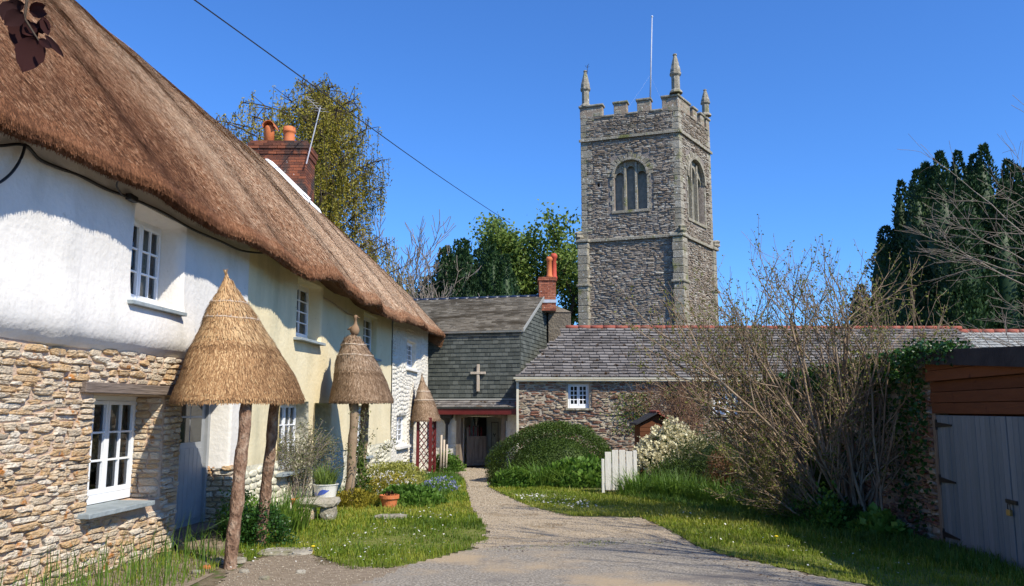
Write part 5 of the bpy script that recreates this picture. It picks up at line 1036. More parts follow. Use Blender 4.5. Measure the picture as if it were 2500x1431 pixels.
def straps(name, label, cat, c, n, H, spread, wd, m, seed=0, lean=(.3, 1.), group=None, parent=None, base=0., rad=.12, nm='strap_leaf'):
    c = np.array([c[0], c[1], gz(c[0], c[1])+base]); r_ = np.random.default_rng(seed); az = r_.uniform(0, 2*pi, n); rr = rad*np.sqrt(r_.uniform(0, 1, n))
    B = c+np.stack([rr*np.cos(az)*spread[0], rr*np.sin(az)*spread[1], np.zeros(n)], 1); root = thing(name, c, label, cat, group) if parent is None else parent
    blades(nm, B, H*r_.uniform(.5, 1.1, n), wd*r_.uniform(.6, 1.2, n), r_.uniform(*lean, n), G_[m], root, seed, 'stuff', az=az+r_.normal(0, .5, n)); return root
q = lambda px, py: gr(px, py)[:2]
# left bed
Pl_ = gpoly([(1180,1330),(1340,1322),(1500,1308),(1650,1320),(1760,1350),(1900,1392),(2060,1425),(1900,1420),(1700,1372),(1500,1345),(1300,1350),(1190,1350)])
B = scatter(Pl_, 260, 77); r_ = np.random.default_rng(77); leaves('fallen_leaves', B+np.array([0, 0, .016]), rdir(r_, len(B))*np.array([1, 1, .15]), .035*r_.uniform(.5, 1.3, len(B)), .011, G_['russet'], None, 77, kind='stuff')
grassfield('moss_tufts_on_drive', gpoly([(1190,1345),(1340,1330),(1500,1318),(1640,1328),(1500,1335),(1340,1345)]), 900, .03, 78)
mound('evergreen_shrub', 'low dark evergreen shrub around the feet of the bark posts', 'shrub', q(632,1330), .42, .36, .50, 3600, .035, 'ivy', 1, up=.2, lump=.3)
mound('evergreen_shrub', 'dark feathery shrub against the wall behind the leaning post', 'shrub', (-3.62, 11.3), .32, .42, .55, 2600, .04, 'midgreen', 2, lump=.3)
straps('grass_clump', 'tall arching green blades beside the second bark post', 'plant', (-3.3, 12.1), 420, .62, (3.4, 3.0), .008, 'lush', 3, (.3, 1.1))
straps('dark_strap_plant', 'dark strappy leaves between the two bark posts', 'plant', (-3.45, 10.9), 120, .62, (2, 2), .010, 'ivy', 4, (.5, 1.3))
def potty(name, label, p, r, h, m, rim=True, soil=True, cat='flower pot', taper=.72, n=24):
    root = thing(name, p, label, cat); b = MB(); pr = [(r*taper, 0), (r*.93, h*.72)]+([(r*1.08, h*.74), (r*1.1, h), (r*.96, h), (r*.9, h*.86)] if rim else [(r, h), (r*1.06, h*1.0), (r*1.04, h*1.06), (r*.9, h*1.05), (r*.86, h*.9)])
    b.lathe(p, pr, n); b.build('pot_body', G_[m], root, smooth=False, bevel=.004)
    if soil: b = MB(); b.lathe(p, [(r*.92, h*.84), (r*.5, h*.89), (.01, h*.9)], n); b.build('soil', G_['soil'], root)
    return root
tp = gr(948, 1243); tp = np.array([tp[0], tp[1]+.1, gz(*tp[:2])-.01]); T1 = potty('terracotta_pot', 'orange terracotta pot with dark seedlings standing in the grass', tp, .165, .25, 'terracotta')
mound('seedling', 'dark red seedlings growing in the terracotta pot', 'plant', tp[:2], .10, .1, .10, 90, .035, 'plum', 6, base=.21, fill=.2)
wp = gr(728, 1262); wp = np.array([wp[0]-.02, wp[1]+.15, gz(*wp[:2])]); potty('wooden_tub', 'small orange-brown tub half hidden by the arching green blades', wp, .14, .26, 'terracotta', rim=False)
# stone trough / slab bench and blue pot
sl = at(776, 1232, 13.3); ST = thing('stone_slab', (sl[0], 13.3, gz(sl[0], 13.3)), 'thick pale stone slab raised on rubble under the white pot', 'stone slab')
def rock(name, c, s, m, seed, parent=None, label=None, cat=None, group=None, sub=2, squash=.5):
    import bmesh; bm = bmesh.new(); bmesh.ops.create_icosphere(bm, subdivisions=sub, radius=1); V = np.array([v.co for v in bm.verts]); V = np.sign(V)*np.abs(V)**squash; V *= 1+.12*fbm(V+seed, 1.3, seed)[:, None]
    V = V*np.array(s); F = [[v.index for v in f.verts] for f in bm.faces]; bm.free(); o = mesh_np(name, V+np.array(c), F, G_[m], parent, np.full(len(V), random.random())); return tag(o, label, cat, group)
rock('slab', (sl[0], 13.35, .20), (.33, .30, .075), 'granite', 3, ST); rock('support_stone', (sl[0]-.15, 13.2, .03), (.14, .16, .13), 'stone', 4, ST); rock('support_stone', (sl[0]+.17, 13.3, .03), (.12, .18, .13), 'granite', 5, ST)
bp = np.array([sl[0]+.08, 13.45, .272]); BP = potty('glazed_pot', 'cream glazed planter with a blue wave painted on it, on the stone slab', bp, .20, .19, 'ceramic', rim=False, cat='planter', taper=.82)
b = MB(); n = 10; V = []
for i in range(n+1):
    t = i/n; a = R(-122)+t*R(62); zc_ = .035+.09*t+.012*sin(t*5); th_ = .008+.03*sin(pi*min(1, t*1.1))
    for s in (-1, 1): z = zc_+s*th_; rr = .20*(.82+.11*z/.137)+.004; V.append((bp[0]+rr*cos(a), bp[1]+rr*sin(a), bp[2]+z))
b.add(V, [(2*i, 2*i+2, 2*i+3, 2*i+1) for i in range(n)])
for i in range(6):
    a = R(-128-i*4); V = [(bp[0]+rr*cos(a+da), bp[1]+rr*sin(a+da), bp[2]+z) for (z, rr, da) in ((.02, .172, -.015), (.02, .172, .015), (.07+.01*i % .03, .18, .01), (.07, .18, -.01))]; b.add(V, [(0,1,2,3)])
b.build('blue_wave', G_['bluepaint'], BP)
straps('spiky_plant', 'light green grassy plant growing in the blue and cream planter', 'plant', bp[:2], 260, .42, (1.2, 1.1), .006, 'spring', 8, (.3, 1.3), base=bp[2]-gz(*bp[:2])+.15)
for (px, py, s, lab) in ((955, 1266, (.30, .16, .06), 'flat lichened stone lying in the grass below the terracotta pot'), (700, 1350, (.34, .22, .03), 'flat paving stone sunk in the grass by the bark posts'), (560, 1372, (.20, .16, .03), 'flat stone at the foot of the leaning post')):
    p = gr(px, py); rock('flat_stone', (p[0], p[1], p[2]+.01), s, 'granite', int(px), None, lab, 'stone', 'flat stones in the lawn')
for k, (px, py) in enumerate([(505, 1388), (596, 1398), (645, 1415), (735, 1400), (480, 1400)]):
    p = gr(px, py); rock('small_stone', (p[0], p[1], p[2]+.01), (.05, .04, .025), 'terracotta' if k == 0 else 'granite', 50+k, None, ['broken orange tile lump by the doorstep', 'small grey stone in front of the bark post', 'pale small stone on the trodden earth', 'small stone at the edge of the lawn', 'small stone among the long grass'][k], 'stone')
# olive-leaved climber by the middle porch
rw = np.random.default_rng(12); segs = []; tips = []
for i in range(16): grow((-3.72+rw.uniform(-.05,.1), 14.6+rw.uniform(-.3, .5), -.1), (rw.uniform(-.1, .35), rw.uniform(-.3, .3), 1), .75, .012, 2, segs, tips, rw, .25, .02, (1, 3), .7, 4, .003)
OL = thing('grey_leaved_shrub', (-3.7, 14.7, -.1), 'airy grey-green shrub climbing the cream wall before the middle porch', 'shrub'); multitube('branches', segs, G_['greybark'], OL)
T = np.array(tips); T = T[rw.integers(0, len(T), 3800)]+rw.normal(0, .05, (3800, 3)); leaves('foliage', T, rdir(rw, 3800)+np.array([0, 0, .3]), .045*rw.uniform(.6, 1.4, 3800), .009, G_['willowleaf'], OL, 3)
segs = []; tips = []
grow((-2.88, 15.0, .2), (.25, -.1, 1), 1.0, .009, 2, segs, tips, rw, .3, .02, (1, 3), .6, 4, .002); grow((-2.9, 15.1, .1), (.5, -.2, 1), .9, .009, 2, segs, tips, rw, .3, .02, (1, 2), .6, 4, .002)
SP = thing('sprig_plant', (-2.88, 15, -.1), 'thin twiggy plant with small leaves in front of the middle porch posts', 'plant'); multitube('stem', segs, G_['greybark'], SP); T = np.array(tips); T = np.repeat(T, 4, 0)+rw.normal(0, .03, (len(T)*4, 3)); leaves('foliage', T, rdir(rw, len(T)), .05, .012, G_['willowleaf'], SP, 5)
mound('variegated_shrub', 'dark round-leaved shrub between the middle porch posts', 'shrub', (-2.95, 16.0), .22, .3, 1.25, 1800, .05, 'hedge', 13, lump=.3)
mound('white_flower_bush', 'low bush covered in small white flowers beside the middle porch', 'bush', q(945, 1222), .62, .6, .52, 3600, .035, 'olive', 14, [('whiteflower', 330, .028, .15)], lump=.25)
mound('spurge', 'yellow-green rounded spurge in front of the smallest porch', 'plant', (-2.75, 19.8), .78, .9, .66, 6000, .05, 'yellowgreen', 15, lump=.2, up=.7)
mound('mint_patch', 'bright green leafy ground plant behind the terracotta pot', 'plant', q(1000, 1232), .72, .5, .34, 3800, .07, 'midgreen', 16, lump=.25, up=.5, wd=.5)
mound('mint_patch', 'darker leafy tuft left of the terracotta pot', 'plant', q(868, 1240), .42, .45, .32, 2200, .05, 'olive', 17, lump=.3, up=.9)
mound('blue_flower_patch', 'low patch of small blue flowers at the edge of the path', 'plant', q(1068, 1200), .45, .8, .28, 2400, .035, 'midgreen', 18, [('blueflower', 220, .03, .1), ('whiteflower', 50, .025, .1)], lump=.3)
mound('green_clump', 'bright green clump at the foot of the cream wall by the downpipe', 'plant', (-2.05, 26.9), .5, .4, .62, 3000, .06, 'midgreen', 19, lump=.25)
straps('grass_clump', 'wispy grass tuft between the white flowers and the porch', 'plant', q(905, 1215), 200, .4, (2, 2), .007, 'spring', 20)
for k in range(3): b = MB(); x = -2.28+.09*k; b.tube([(x, 26.6, -.3), (x+.02, 26.65, .85-.15*k)], .035, 6); tag(b.build('pale_stake', G_['crosswood'], None, smooth=True), 'pale weathered stake beside the red lattice, '+['the tallest', 'the middle one', 'the shortest'][k], 'stake', 'stakes beside the lattice')
# foreground tall grass
def tall(n, poly, H, seed, nm, m='lush', kind='stuff'):
    B = scatter(poly, n, seed); r_ = np.random.default_rng(seed); B = B[fbm(B*np.array([1, 1, 0]), 2.2, seed) > -.15]; o = blades(nm, B, H*r_.uniform(.45, 1.2, len(B)), .0045, r_.uniform(.05, .9, len(B)), G_[m], None, seed, kind)
P_fg = [np.array(v) for v in ((-4.25, 6.4), (-4.15, 9.2), (-3.85, 10.2), (-3.35, 10.1), (-3.1, 9.0), (-3.1, 7.6), (-3.0, 6.4))]
tall(420, P_fg, .46, 31, 'tall_grass_by_wall'); grassfield('short_grass_by_wall', P_fg, 2000, .07, 32); sheet('dirt_by_wall', P_fg, .001, G_['dirt'], .07, .1, seed=12)
grassfield('grass_blades_at_bed', gpoly([(700,1240),(830,1240),(1060,1245),(1130,1180),(1110,1160),(1060,1160),(880,1180),(760,1210)]), 9000, .20, 33, 'lush', .004)
daisies('daisies_by_post', gpoly([(480,1400),(560,1360),(620,1330),(660,1380),(600,1425)]), 30, 34)
# right side
HB_ = mound('clipped_bush', 'big rounded clipped dark green bush left of the garden gate', 'bush', (1.12, 22.3), 1.72, 1.2, 1.46, 46000, .038, 'hedge', 40, base=-.02, fill=.86, up=.2, lump=.10, boxy=2.7, core='hedge')
mound('bergenia', 'low broad-leaved bright green plants below the clipped bush, right half', 'plant', (1.65, 20.35), 1.1, .55, .58, 2100, .13, 'midgreen', 41, lump=.3, wd=.42, up=.6)
straps('day_lily', 'strappy light green leaves in front of the clipped bush', 'plant', (.75, 20.3), 520, .74, (6.5, 3), .012, 'lush', 42, (.5, 1.4))
mound('bergenia', 'low bright green leafy clump at the left foot of the clipped bush', 'plant', (.05, 20.2), .6, .45, .36, 1100, .10, 'midgreen', 43, lump=.3, up=.6)
PI = mound('flowering_shrub', 'dark-leaved shrub covered with cream blossom clusters right of the gate', 'shrub', (3.92, 20.3), 1.02, .85, 1.46, 9000, .055, 'hedge', 44, [('creamflower', 1500, .08, .25)], lump=.16, core='hedge')
mound('juniper', 'spreading olive-green conifer between the blossom shrub and the hazel', 'shrub', (4.95, 18.9), 1.6, 1.1, 1.42, 24000, .05, 'juniper', 45, lump=.28, core='juniper', up=.1, wd=.2)
mound('juniper', 'low spreading dark conifer at the back of the bed', 'shrub', (3.9, 18.9), .9, .8, .78, 8000, .05, 'hedge', 46, lump=.3, core='hedge', up=.1, wd=.25)
mound('russet_shrub', 'russet brown twiggy shrub in the shade of the hazel', 'shrub', (4.35, 17.3), .5, .5, 1.0, 4200, .04, 'russet', 47, lump=.3)
mound('dark_shrub', 'dark green shrub under the hazel against the ivy wall', 'shrub', (5.3, 15.9), 1.15, 1.5, 1.35, 15000, .055, 'hedge', 48, lump=.3, core='ivy')
mound('dark_shrub', 'tangled dark ground shrub at the base of the hazel', 'shrub', (5.0, 13.2), .8, .9, .5, 5200, .06, 'ivy', 49, lump=.4)
mound('leafy_weed', 'broad-leaved green weed near the garage corner', 'plant', (5.2, 12.0), .35, .4, .34, 420, .12, 'midgreen', 50, lump=.3, wd=.5)
mound('leafy_weed', 'upright light green sapling leaves in front of the hazel stems', 'plant', (4.7, 12.5), .25, .25, .62, 420, .075, 'midgreen', 51, lump=.3, fill=.2)
for k, (x, y, n, h) in enumerate(((2.75, 17.6, 420, .62), (3.4, 17.0, 520, .66), (4.0, 16.2, 420, .60), (4.35, 15.2, 380, .55), (4.55, 14.2, 260, .5))):
    straps('daffodil_clump', ['strappy green clump right beside the garden gate', 'tallest strappy clump below the blossom shrub', 'strappy clump left of the russet shrub', 'shaded strappy clump in front of the russet shrub', 'shaded strappy clump nearest the hazel stems'][k], 'plant', (x, y), n, h, (4.5, 3.2), .011, 'lush', 60+k, (.2, 1.2), group='strappy clumps in the right bed')
grassfield('rough_grass_in_bed', [np.array(v) for v in ((2.4, 18.4), (3.5, 18.2), (5.6, 15), (5.9, 12.2), (5.9, 8), (5.2, 8), (4.6, 11), (3.9, 13.4), (2.9, 16.0), (2.2, 17.4))], 16000, .16, 66, 'lush', .004)
grassfield('rough_grass_by_bush', [np.array(v) for v in ((-.5, 20), (2.6, 20.4), (6.5, 20.5), (6.5, 26.5), (.4, 26.5), (-.3, 23))], 9000, .2, 67, 'lush', .006)
# creeper on the stone building
def fc(r_, n): u = np.concatenate([r_.normal(5.25, .5, n//2), r_.normal(3.9, .28, n//4), r_.normal(6.4, .8, n-n//2-n//4)]); z = r_.uniform(.2, 2.45, n); return u, z, .04+np.abs(r_.normal(0, .04, n))
r_ = np.random.default_rng(81); segs = []; tips = []
for i in range(26): grow(FB.P(4.6+r_.uniform(-.1, 1.4), -.2, .07).ravel(), (r_.uniform(-.4, .4), -.05, 1), 1.9, .014, 2, segs, tips, r_, .28, .03, (1, 3), .55, 5, .004)
segs = [(np.array([p[0], min(p[1], 27.0-.03)-.0, p[2]]), np.array([q_[0], min(q_[1], 26.98), q_[2]]), a, b_) for (p, q_, a, b_) in segs if p[2] < 2.6 and q_[2] < 2.6]
CR = thing('climbing_creeper', FB.P(5.2, -.3, .05).ravel(), 'leafless brown creeper spread over the stone wall between the two windows', 'climber'); multitube('stem', segs, G_['deadtwig'], CR)
def fl(r_, n): u = np.concatenate([r_.normal(4.05, .22, n//2), r_.normal(3.55, .35, n-n//2)]); z = r_.uniform(.9, 2.2, n); return u, z, .05+np.abs(r_.normal(0, .04, n))
ivy('green_climber', 'sparse green climber on the rubble wall right of the first small window', 700, fl, 82, FB, 'spring', .07, None, 'climber')
def fl2(r_, n): return r_.normal(9.6, .9, n), r_.uniform(1.0, 2.2, n), .05+np.abs(r_.normal(0, .1, n))
ivy('green_climber', 'dense dark ivy on the stone wall right of the second small window', 3600, fl2, 83, FB, 'ivy', .10, None, 'climber')
p = FB.P(hD[0]-1.2+.75, 0).ravel(); wl = FB.P(7.0, 1.95, .1).ravel(); b = MB(); b.box(wl-np.array([.13, .1, .07]), wl+np.array([.13, .02, .07])); tag(b.build('wall_light', G_['gutter'], None, bevel=.01), 'small cream floodlight box on the rubble wall by the second window', 'wall light')
wr = FB.P(5.0, 2.2, .08).ravel(); r_ = np.random.default_rng(3); a = r_.uniform(0, 2*pi, 260); leaves('wreath', wr+np.stack([.16*np.cos(a), r_.uniform(-.06, 0, 260), .19*np.sin(a)], 1)+r_.normal(0, .02, (260, 3)), rdir(r_, 260), .07, .02, G_['willowleaf'], None, 4); tag(bpy.data.objects['wreath'], 'grey dried wreath hanging on the rubble wall', 'wreath')

# ---- bare hazel
def stems(root, bases, seed, L, r, depth, m, leafm_=None, nleaf=0, lsz=.04, ratio=.55, kids=(1, 2), nseg=7, up=.05, bend=.22, sw=0., minr=.0035):
    r_ = np.random.default_rng(seed); segs = []; tips = []
    for (p, d, s) in bases: grow(p, d, L*s, r*s, depth, segs, tips, r_, bend, up, kids, ratio, nseg, minr)
    multitube('stems', segs, G_[m], root, 5 if len(segs) < 9000 else 4)
    if nleaf:
        T = np.array(tips); T = T[r_.integers(0, len(T), nleaf)]+r_.normal(0, .02, (nleaf, 3)); leaves('young_leaves', T, rdir(r_, nleaf)+np.array([0, 0, .2]), lsz*r_.uniform(.5, 1.3, nleaf), lsz*.38, G_[leafm_], root, seed)
    return segs
HZ = thing('hazel_bush', (5.2, 13.3, -.25), 'many-stemmed hazel with bare pale stems just coming into leaf', 'bush'); r_ = np.random.default_rng(91); bs = []
for i in range(38):
    t = (i+.5)/38; ang = -53+77*t+r_.uniform(-5, 5); dx = tan(R(ang)); ln = np.interp(ang, [-65, -30, 0, 30], [.95, 1.08, 1.02, .9]); bs.append(((5.25+.25*t+r_.uniform(-.12, .12), 13.2+r_.uniform(-.35, .4), -.25), (dx, r_.uniform(-.35, .35), 1), ln*r_.uniform(.85, 1.1)))
for i in range(9): bs.append(((5.05+r_.uniform(-.2, .2), 13.1+r_.uniform(-.3, .3), -.22), (-1.1+r_.uniform(-.2, .2), r_.uniform(-.4, .4), r_.uniform(.2, .7)), r_.uniform(.35, .58)))
sg = stems(HZ, bs, 92, 3.15, .028, 2, 'hazelbark', 'hazelleaf', 15000, .042, ratio=.38, kids=(2, 3), nseg=8, up=.05, bend=.2, minr=.003)
print('hazel segs', len(sg))

# ================================================================ TREES
def tree_crown(root, C, n, L, m, seed, spread=.5, droop=0., wd=.35):
    r_ = np.random.default_rng(seed); k = r_.integers(0, len(C), n); P = C[k]+r_.normal(0, spread, (n, 3)); 
    if droop: P[:, 2] -= r_.uniform(0, droop, n)**1.
    t = np.clip(.5+.3*fbm(P, .25, seed, 3)+r_.normal(0, .18, n), 0, 1)
    D = rdir(r_, n)+np.array([0, 0, -.8 if droop else .2]); leaves('crown', P, D, L*r_.uniform(.6, 1.3, n), L*wd, G_[m], root, seed, t)
# weeping birch behind the thatch
BT = thing('birch_tree', (-11, 45, 0), 'tall weeping birch in golden-green young leaf behind the brick chimney', 'tree'); r_ = np.random.default_rng(101); bx_ = at(772, 500, 45)[0]; zt_ = at(790, 200, 45)[2]
segs = []; tips = []; trunk = [np.array([bx_+.2*sin(i), 45, 1.6*i-1]) for i in range(12)]
for i in range(11): segs.append((trunk[i], trunk[i+1], .32-.026*i, .30-.026*(i+1)))
strand = []
for i in range(112):
    h = r_.uniform(.30, .98); z = zt_*h; wmax = 5.0*np.interp(h, [.3, .5, .7, .85, .93, 1.], [.9, 1., .9, .75, .5, .1]); a = r_.uniform(0, 2*pi); 
    base = np.array([bx_, 45, max(2, z-wmax*.75)]); tip = np.array([bx_+wmax*cos(a)*r_.uniform(.6, 1.1)*(1.75 if cos(a) < 0 else .9), 45+wmax*sin(a)*.9, z]); mid = (base+tip)/2+np.array([0, 0, .9]); pts = [base*(1-t)**2+2*mid*t*(1-t)+tip*t*t for t in np.linspace(0, 1, 8)]
    for p, q2 in zip(pts, pts[1:]): segs.append((p, q2, .04, .03))
    for p in pts[2:]:
        for _ in range(4):
            o = p+r_.normal(0, .35, 3); ln = r_.uniform(.8, 2.8)*np.interp(h, [.3, .9, 1], [1.2, .75, .3]); k = int(ln/.11)
            segs.append((p, o, .025, .015)); e = o+np.array([r_.normal(0, .12), r_.normal(0, .12), -ln]); segs.append((o, e, .012, .008)); strand.append(o+(e-o)*np.linspace(0, 1, k)[:, None])
multitube('trunk_and_limbs', segs, G_['darkbark'], BT, 4); S = np.concatenate(strand); S = S+r_.normal(0, .05, S.shape); S = np.repeat(S, 3, 0)+r_.normal(0, .09, (len(S)*3, 3)); n = len(S); print('birch leaves', n)
t = np.clip(.5+.5*fbm(S, .35, 5, 3)+r_.normal(0, .15, n), 0, 1); leaves('crown', S, rdir(r_, n)+np.array([0, 0, -1.]), .14*r_.uniform(.5, 1.3, n), .045, G_['olive'], BT, 3, t)
def column_yew(root, x, y, ztop, r, n, seed, L=.22, m='yew', z0=2., fat=.55):
    r_ = np.random.default_rng(seed); t = r_.uniform(0, 1, n)**.85; z = z0+(ztop-z0)*t; prof = np.minimum(1, (1-t)*2.6+.04)**.8*(1+.15*np.sin(t*31+seed)); a = r_.uniform(0, 2*pi, n); rr = r*prof*np.sqrt(r_.uniform(.45, 1.05, n))
    lum = 1+.25*fbm(np.stack([np.cos(a)*2, np.sin(a)*2, z*.8], 1)+seed, 1., seed % 7, 3); return np.stack([x+rr*lum*np.cos(a), y+rr*lum*np.sin(a), z], 1), np.stack([np.cos(a)*.7, np.sin(a)*.7, np.full(n, 1.1)], 1)
def yew_group(name, label, cols, n, seed, L=.24, Y=0):
    root = thing(name, (np.mean([c[0] for c in cols]), cols[0][1], 0), label, 'tree'); P = []; D = []; tot = sum(c[2]*c[3] for c in cols)
    for i, c in enumerate(cols): p, d = column_yew(root, c[0], c[1], c[2], c[3], int(n*c[2]*c[3]/tot), seed+i); P.append(p); D.append(d)
    P = np.concatenate(P); D = np.concatenate(D); r_ = np.random.default_rng(seed); t = np.clip(.45+.45*fbm(P, .5, seed, 3)+r_.normal(0, .15, len(P)), 0, 1); leaves('crown', P, D+rdir(r_, len(P))*.6, L*r_.uniform(.6, 1.3, len(P)), L*.3, G_['yew'], root, seed, t)
    b = MB()
    for c in cols: b.lathe((c[0], c[1]+c[3]*.3, 0), [(c[3]*.5, 0), (c[3]*.72, c[2]*.4), (c[3]*.6, c[2]*.75), (c[3]*.2, c[2]*.93), (.02, c[2]*.96)], 8)
    b.build('inner_foliage', G_['yew'], root, smooth=True)
    b = MB()
    for c in cols[::3]: b.tube([(c[0], c[1]+.2, -.5), (c[0], c[1]+.2, c[2]*.6)], [.18, .06], 5)
    b.build('trunk', G_['darkbark'], root)
r_ = np.random.default_rng(111)
def cols_from(outline, Y, n, r, dY, jit=.6):
    xs = [at(px, py, Y)[0] for px, py in outline]; zs = [at(px, py, Y)[2] for px, py in outline]; out = []
    for i in range(n): x = xs[0]+(xs[-1]-xs[0])*(i+.5)/n+r_.uniform(-.2, .2); z = np.interp(x, xs, zs); k = r_.uniform(0, 1); out.append((x, Y+dY*r_.uniform(-.5, .5)+.001, z-r_.uniform(0, jit), r*r_.uniform(.75, 1.2)))
    for i in range(int(n*1.6)): x = r_.uniform(xs[0]+.3, xs[-1]-.3); z = np.interp(x, xs, zs); out.append((x, Y-dY*.5-r_.uniform(0, dY*.8), z*r_.uniform(.55, .93), r*r_.uniform(.8, 1.25)))
    return out
yew_group('yew_tree', 'huge dark many-spired yew rising behind the roofs on the right', cols_from([(2118,730),(2150,640),(2190,540),(2215,440),(2240,390),(2300,378),(2345,382),(2385,395),(2430,420),(2500,425),(2640,440)], 52, 30, 1.35, 5), 190000, 200, .24)
yew_group('yew_tree', 'round-topped dark yew above the slate ridge beside the small chimney', cols_from([(1052,700),(1062,640),(1090,600),(1140,588),(1190,600),(1235,630),(1262,690)], 50, 12, .95, 3, .3), 60000, 300, .19)
yew_group('yew_tree', 'small distant dark conifers behind the bare tree', cols_from([(960,690),(985,672),(1010,680),(1035,672),(1050,690)], 60, 6, .6, 2, .3), 7000, 400, .22)
# spring-green maple
MP = thing('maple_tree', (1.2, 62, 0), 'bright green spring-leaved tree behind the round yew and tower', 'tree'); segs = []; tips = []; r_ = np.random.default_rng(121); mx = at(1318, 700, 62)[0]
for i in range(7): grow((mx+r_.uniform(-.5, .5), 62, 3.), (r_.uniform(-.75, .75), r_.uniform(-.5, .5), 1), 7.6, .25, 2, segs, tips, r_, .22, .06, (2, 3), .55, 5, .03)
multitube('trunk_and_limbs', segs+[(np.array([mx, 62, -1.]), np.array([mx, 62, 4.]), .4, .3)], G_['darkbark'], MP, 4); T = np.array(tips); zl = at(1285, 535, 62)[2]; T[:, 2] = np.minimum(T[:, 2]*1.0, zl+r_.normal(0, .4, len(T))-.6); tree_crown(MP, T, 26000, .30, 'spring', 122, .42, wd=.36)
# bare trees behind the slate roof
def bare(name, label, p, dirs, L, r, depth, seed, m='greybark', ratio=.62, nseg=5, kids=(2, 3), up=.07, minr=.01):
    root = thing(name, p, label, 'tree'); r_ = np.random.default_rng(seed); segs = []; tips = []
    for d in dirs: grow(p, d, L, r, depth, segs, tips, r_, .2, up, kids, ratio, nseg, minr)
    multitube('trunk_and_branches', segs, G_[m], root, 4); return root, tips, len(segs)
p = at(985, 760, 48); bare('bare_tree', 'pale leafless tree between the birch and the round yew', (p[0], 48, -.3), [(.1*k, 0, 1) for k in (-1.6, 0, 1.5)], 7.2, .12, 3, 131, ratio=.5, minr=.018)
p = at(1030, 740, 40); bare('bare_tree', 'bleached leaning leafless branches just above the slate ridge', (p[0]-.5, 40, 2), [(.75, 0, 1), (.3, .2, 1), (-.3, 0, 1)], 3.6, .07, 3, 133, ratio=.55, minr=.014)
# right edge tree with drooping bare branches; stands behind the garage
RT, tips, ns = bare('bare_tree', 'leafless tree at the right edge reaching fine branches over the garage roof', (14.2, 17.4, -.2), [(-.30, -.08, 1), (-.62, .1, .9), (-.15, .3, 1), (-.5, -.1, .75)], 5.0, .055, 3, 141, 'greybark', .5, 6, (1, 3), .0, .004)
print('right tree', ns)
ST2, tips, ns = bare('bare_tree', 'bare roadside tree standing outside the frame on the right', (9.3, 4.6, 0), [(-.35, .1, 1), (.1, .3, 1), (-.55, .45, 1), (-.2, -.3, 1)], 5.2, .13, 3, 151, 'greybark', .52, 6, (2, 3), .04, .008)
# ================================================================ CABLES, AERIAL, NEAR LEAVES
def wire(name, pts, r, label, n=6, m='black'):
    b = MB(); P = [np.asarray(p, float) for p in pts]; Q = []
    for i in range(len(P)-1):
        for t in np.linspace(0, 1, 6)[:-1]:
            p0 = P[max(i-1, 0)]; p1 = P[i]; p2 = P[i+1]; p3 = P[min(i+2, len(P)-1)]
            Q.append(.5*((2*p1)+(-p0+p2)*t+(2*p0-5*p1+4*p2-p3)*t*t+(-p0+3*p1-3*p2+p3)*t**3))
    Q.append(P[-1]); b.tube(Q, r, n); return tag(b.build(name, G_[m], None, smooth=True), label, 'cable')
a = at(475, 0, 14); e = at(1245, 545, 42); dd_ = (a-e); mid = (a+e)/2-np.array([0, 0, .12]); wire('overhead_wire', [a+dd_*.35, a, mid, e], .014, 'thin black overhead wire crossing the sky towards the chimney', 5)
def wpt(px, py, off=.07): u, z = hit(WALL, px, py, off); return WALL.P(u, z, off).ravel()
wire('wall_cable', [wpt(x, y, o) for x, y, o in ((-30,352,.08),(0,356,.08),(60,354,.1),(95,388,.09),(130,405,.09),(200,432,.08),(260,462,.08),(320,484,.10),(400,520,.08),(470,560,.08),(540,590,.08),(590,612,.08),(640,618,.06))], .016, 'thick black cable sagging along the white wall under the eaves')
wire('wall_cable', [wpt(x, y, .11) for x, y in ((62,352),(52,385),(30,420),(0,445),(-30,455))], .013, 'black cable loop hanging down from the eaves at the left edge')
b = MB(); pj = wpt(322, 484, .11); b.box(pj-np.array([.035, .09, .035]), pj+np.array([.035, .09, .035])); tag(b.build('junction_box', G_['black'], None, bevel=.012), 'black junction box on the cable above the upper window', 'junction box')
wire('wall_cable', [wpt(292, 436, .35), wpt(285, 455, .2), wpt(300, 478, .11)], .010, 'short black cable tail rising from the junction box to the eaves')
wire('wall_cable', [WALL.P(u, z, .05).ravel() for u, z in ((15.9, 3.82), (16.6, 3.80), (17.6, 3.72), (18.3, 3.70), (18.35, 3.4), (18.4, 3.05))], .012, 'pale cable running under the thatch of the cream cottage', m='cord')
ae = thing('television_aerial', at(745, 365, 20.3), 'spindly television aerial strapped to the brick chimney', 'aerial'); p0 = at(748, 400, 20.1); p1 = at(782, 262, 20.1)
b = MB(); b.tube([p0, p1], .016, 6); b.build('mast', G_['lead'], ae); c0 = at(748, 236, 20.1); c1_ = at(783, 272, 20.6); b = MB(); b.tube([c0, c1_], .010, 5); b.build('boom', G_['lead'], ae); b = MB()
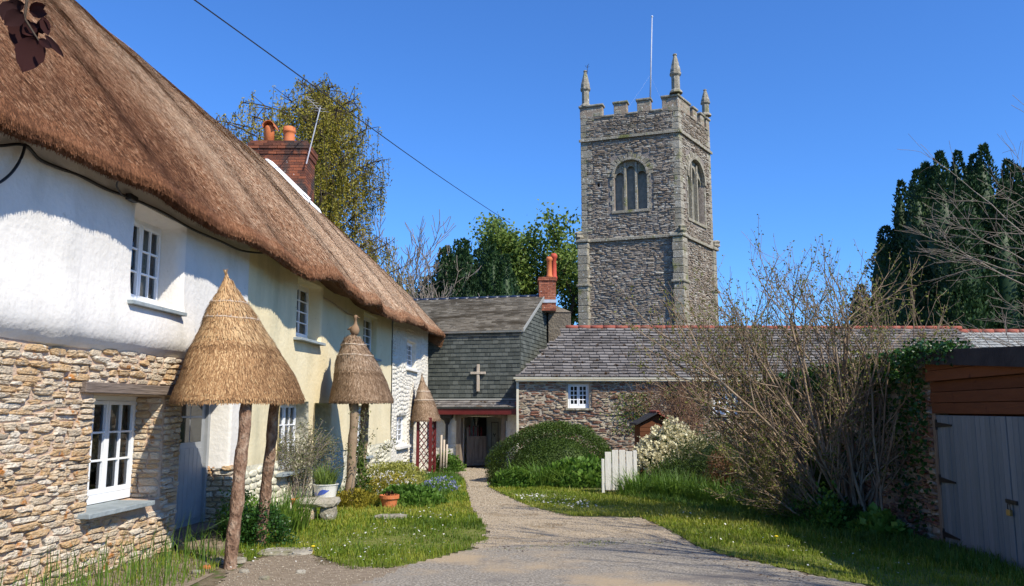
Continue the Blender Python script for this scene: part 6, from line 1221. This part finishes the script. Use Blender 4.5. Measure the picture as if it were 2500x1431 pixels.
for k in range(6): t = k/5; c = c0+(c1_-c0)*t; b.tube([c+np.array([-.10-.06*t, 0, .02]), c+np.array([.12+.1*t, 0, -.02])], .005, 4)
b.build('elements', G_['lead'], ae)
# plum leaves close to the camera
PL = thing('plum_twig', at(60, -10, 1.55), 'dark red leaves on a twig hanging into the top left corner', 'twig'); b = MB(); b.tube([at(66, -60, 1.55), at(66, 0, 1.55), at(60, 45, 1.55), at(85, 85, 1.55), at(95, 100, 1.55)], [.004, .003, .0025, .002, .0015], 6); b.build('twig', G_['darkbark'], PL)
def leaf(p, tipp, wd, cup=.25, seed=0):
    r_ = np.random.default_rng(seed); p = np.array(p); t_ = np.array(tipp); ax = t_-p; L = np.linalg.norm(ax); ax /= L; vn = unit(p-CAMP); sd = unit(np.cross(ax, vn)); nn = np.cross(sd, ax); V = []; n = 10; m = 7
    for i in range(n+1):
        t = i/n; w_ = wd*L*(sin(pi*t**.75))**.85 if 0 < t < 1 else 0
        for j in range(m): s = (j/(m-1)-.5)*2; V.append(p+ax*L*t+sd*w_*s*.5*(1+.05*sin(t*40))+nn*(cup*wd*L*(.5-abs(s))*.4+.06*L*sin(pi*t)))
    b = MB(); b.add(V, [(i*m+j, i*m+j+1, (i+1)*m+j+1, (i+1)*m+j) for i in range(n) for j in range(m-1)], r_.uniform()); b.tube([p+ax*L*t+nn*(cup*wd*L*.2+.06*L*sin(pi*t)+.0012) for t in (0, .25, .5, .75, .97)], [.0012, .001, .0008, .0006, .0003], 5, r_.uniform()); b.build('leaf', G_['plum'], PL, smooth=True)
for k, (a, e, w_, dy) in enumerate([((88,92),(55,178),.62,0), ((70,50),(38,118),.75,.02), ((55,30),(10,62),.7,-.02), ((60,10),(0,20),.55,.03), ((72,22),(112,12),.4,.02), ((72,26),(116,34),.42,0), ((104,40),(118,88),.3,.02), ((88,62),(120,70),.6,.03), ((110,85),(157,140),.16,.0), ((95,95),(127,118),.3,-.02), ((62,55),(80,90),.7,.03), ((30,5),(5,50),.6,.0)]):
    leaf(at(*a, 1.55+dy), at(*e, 1.53+dy), w_, seed=k)
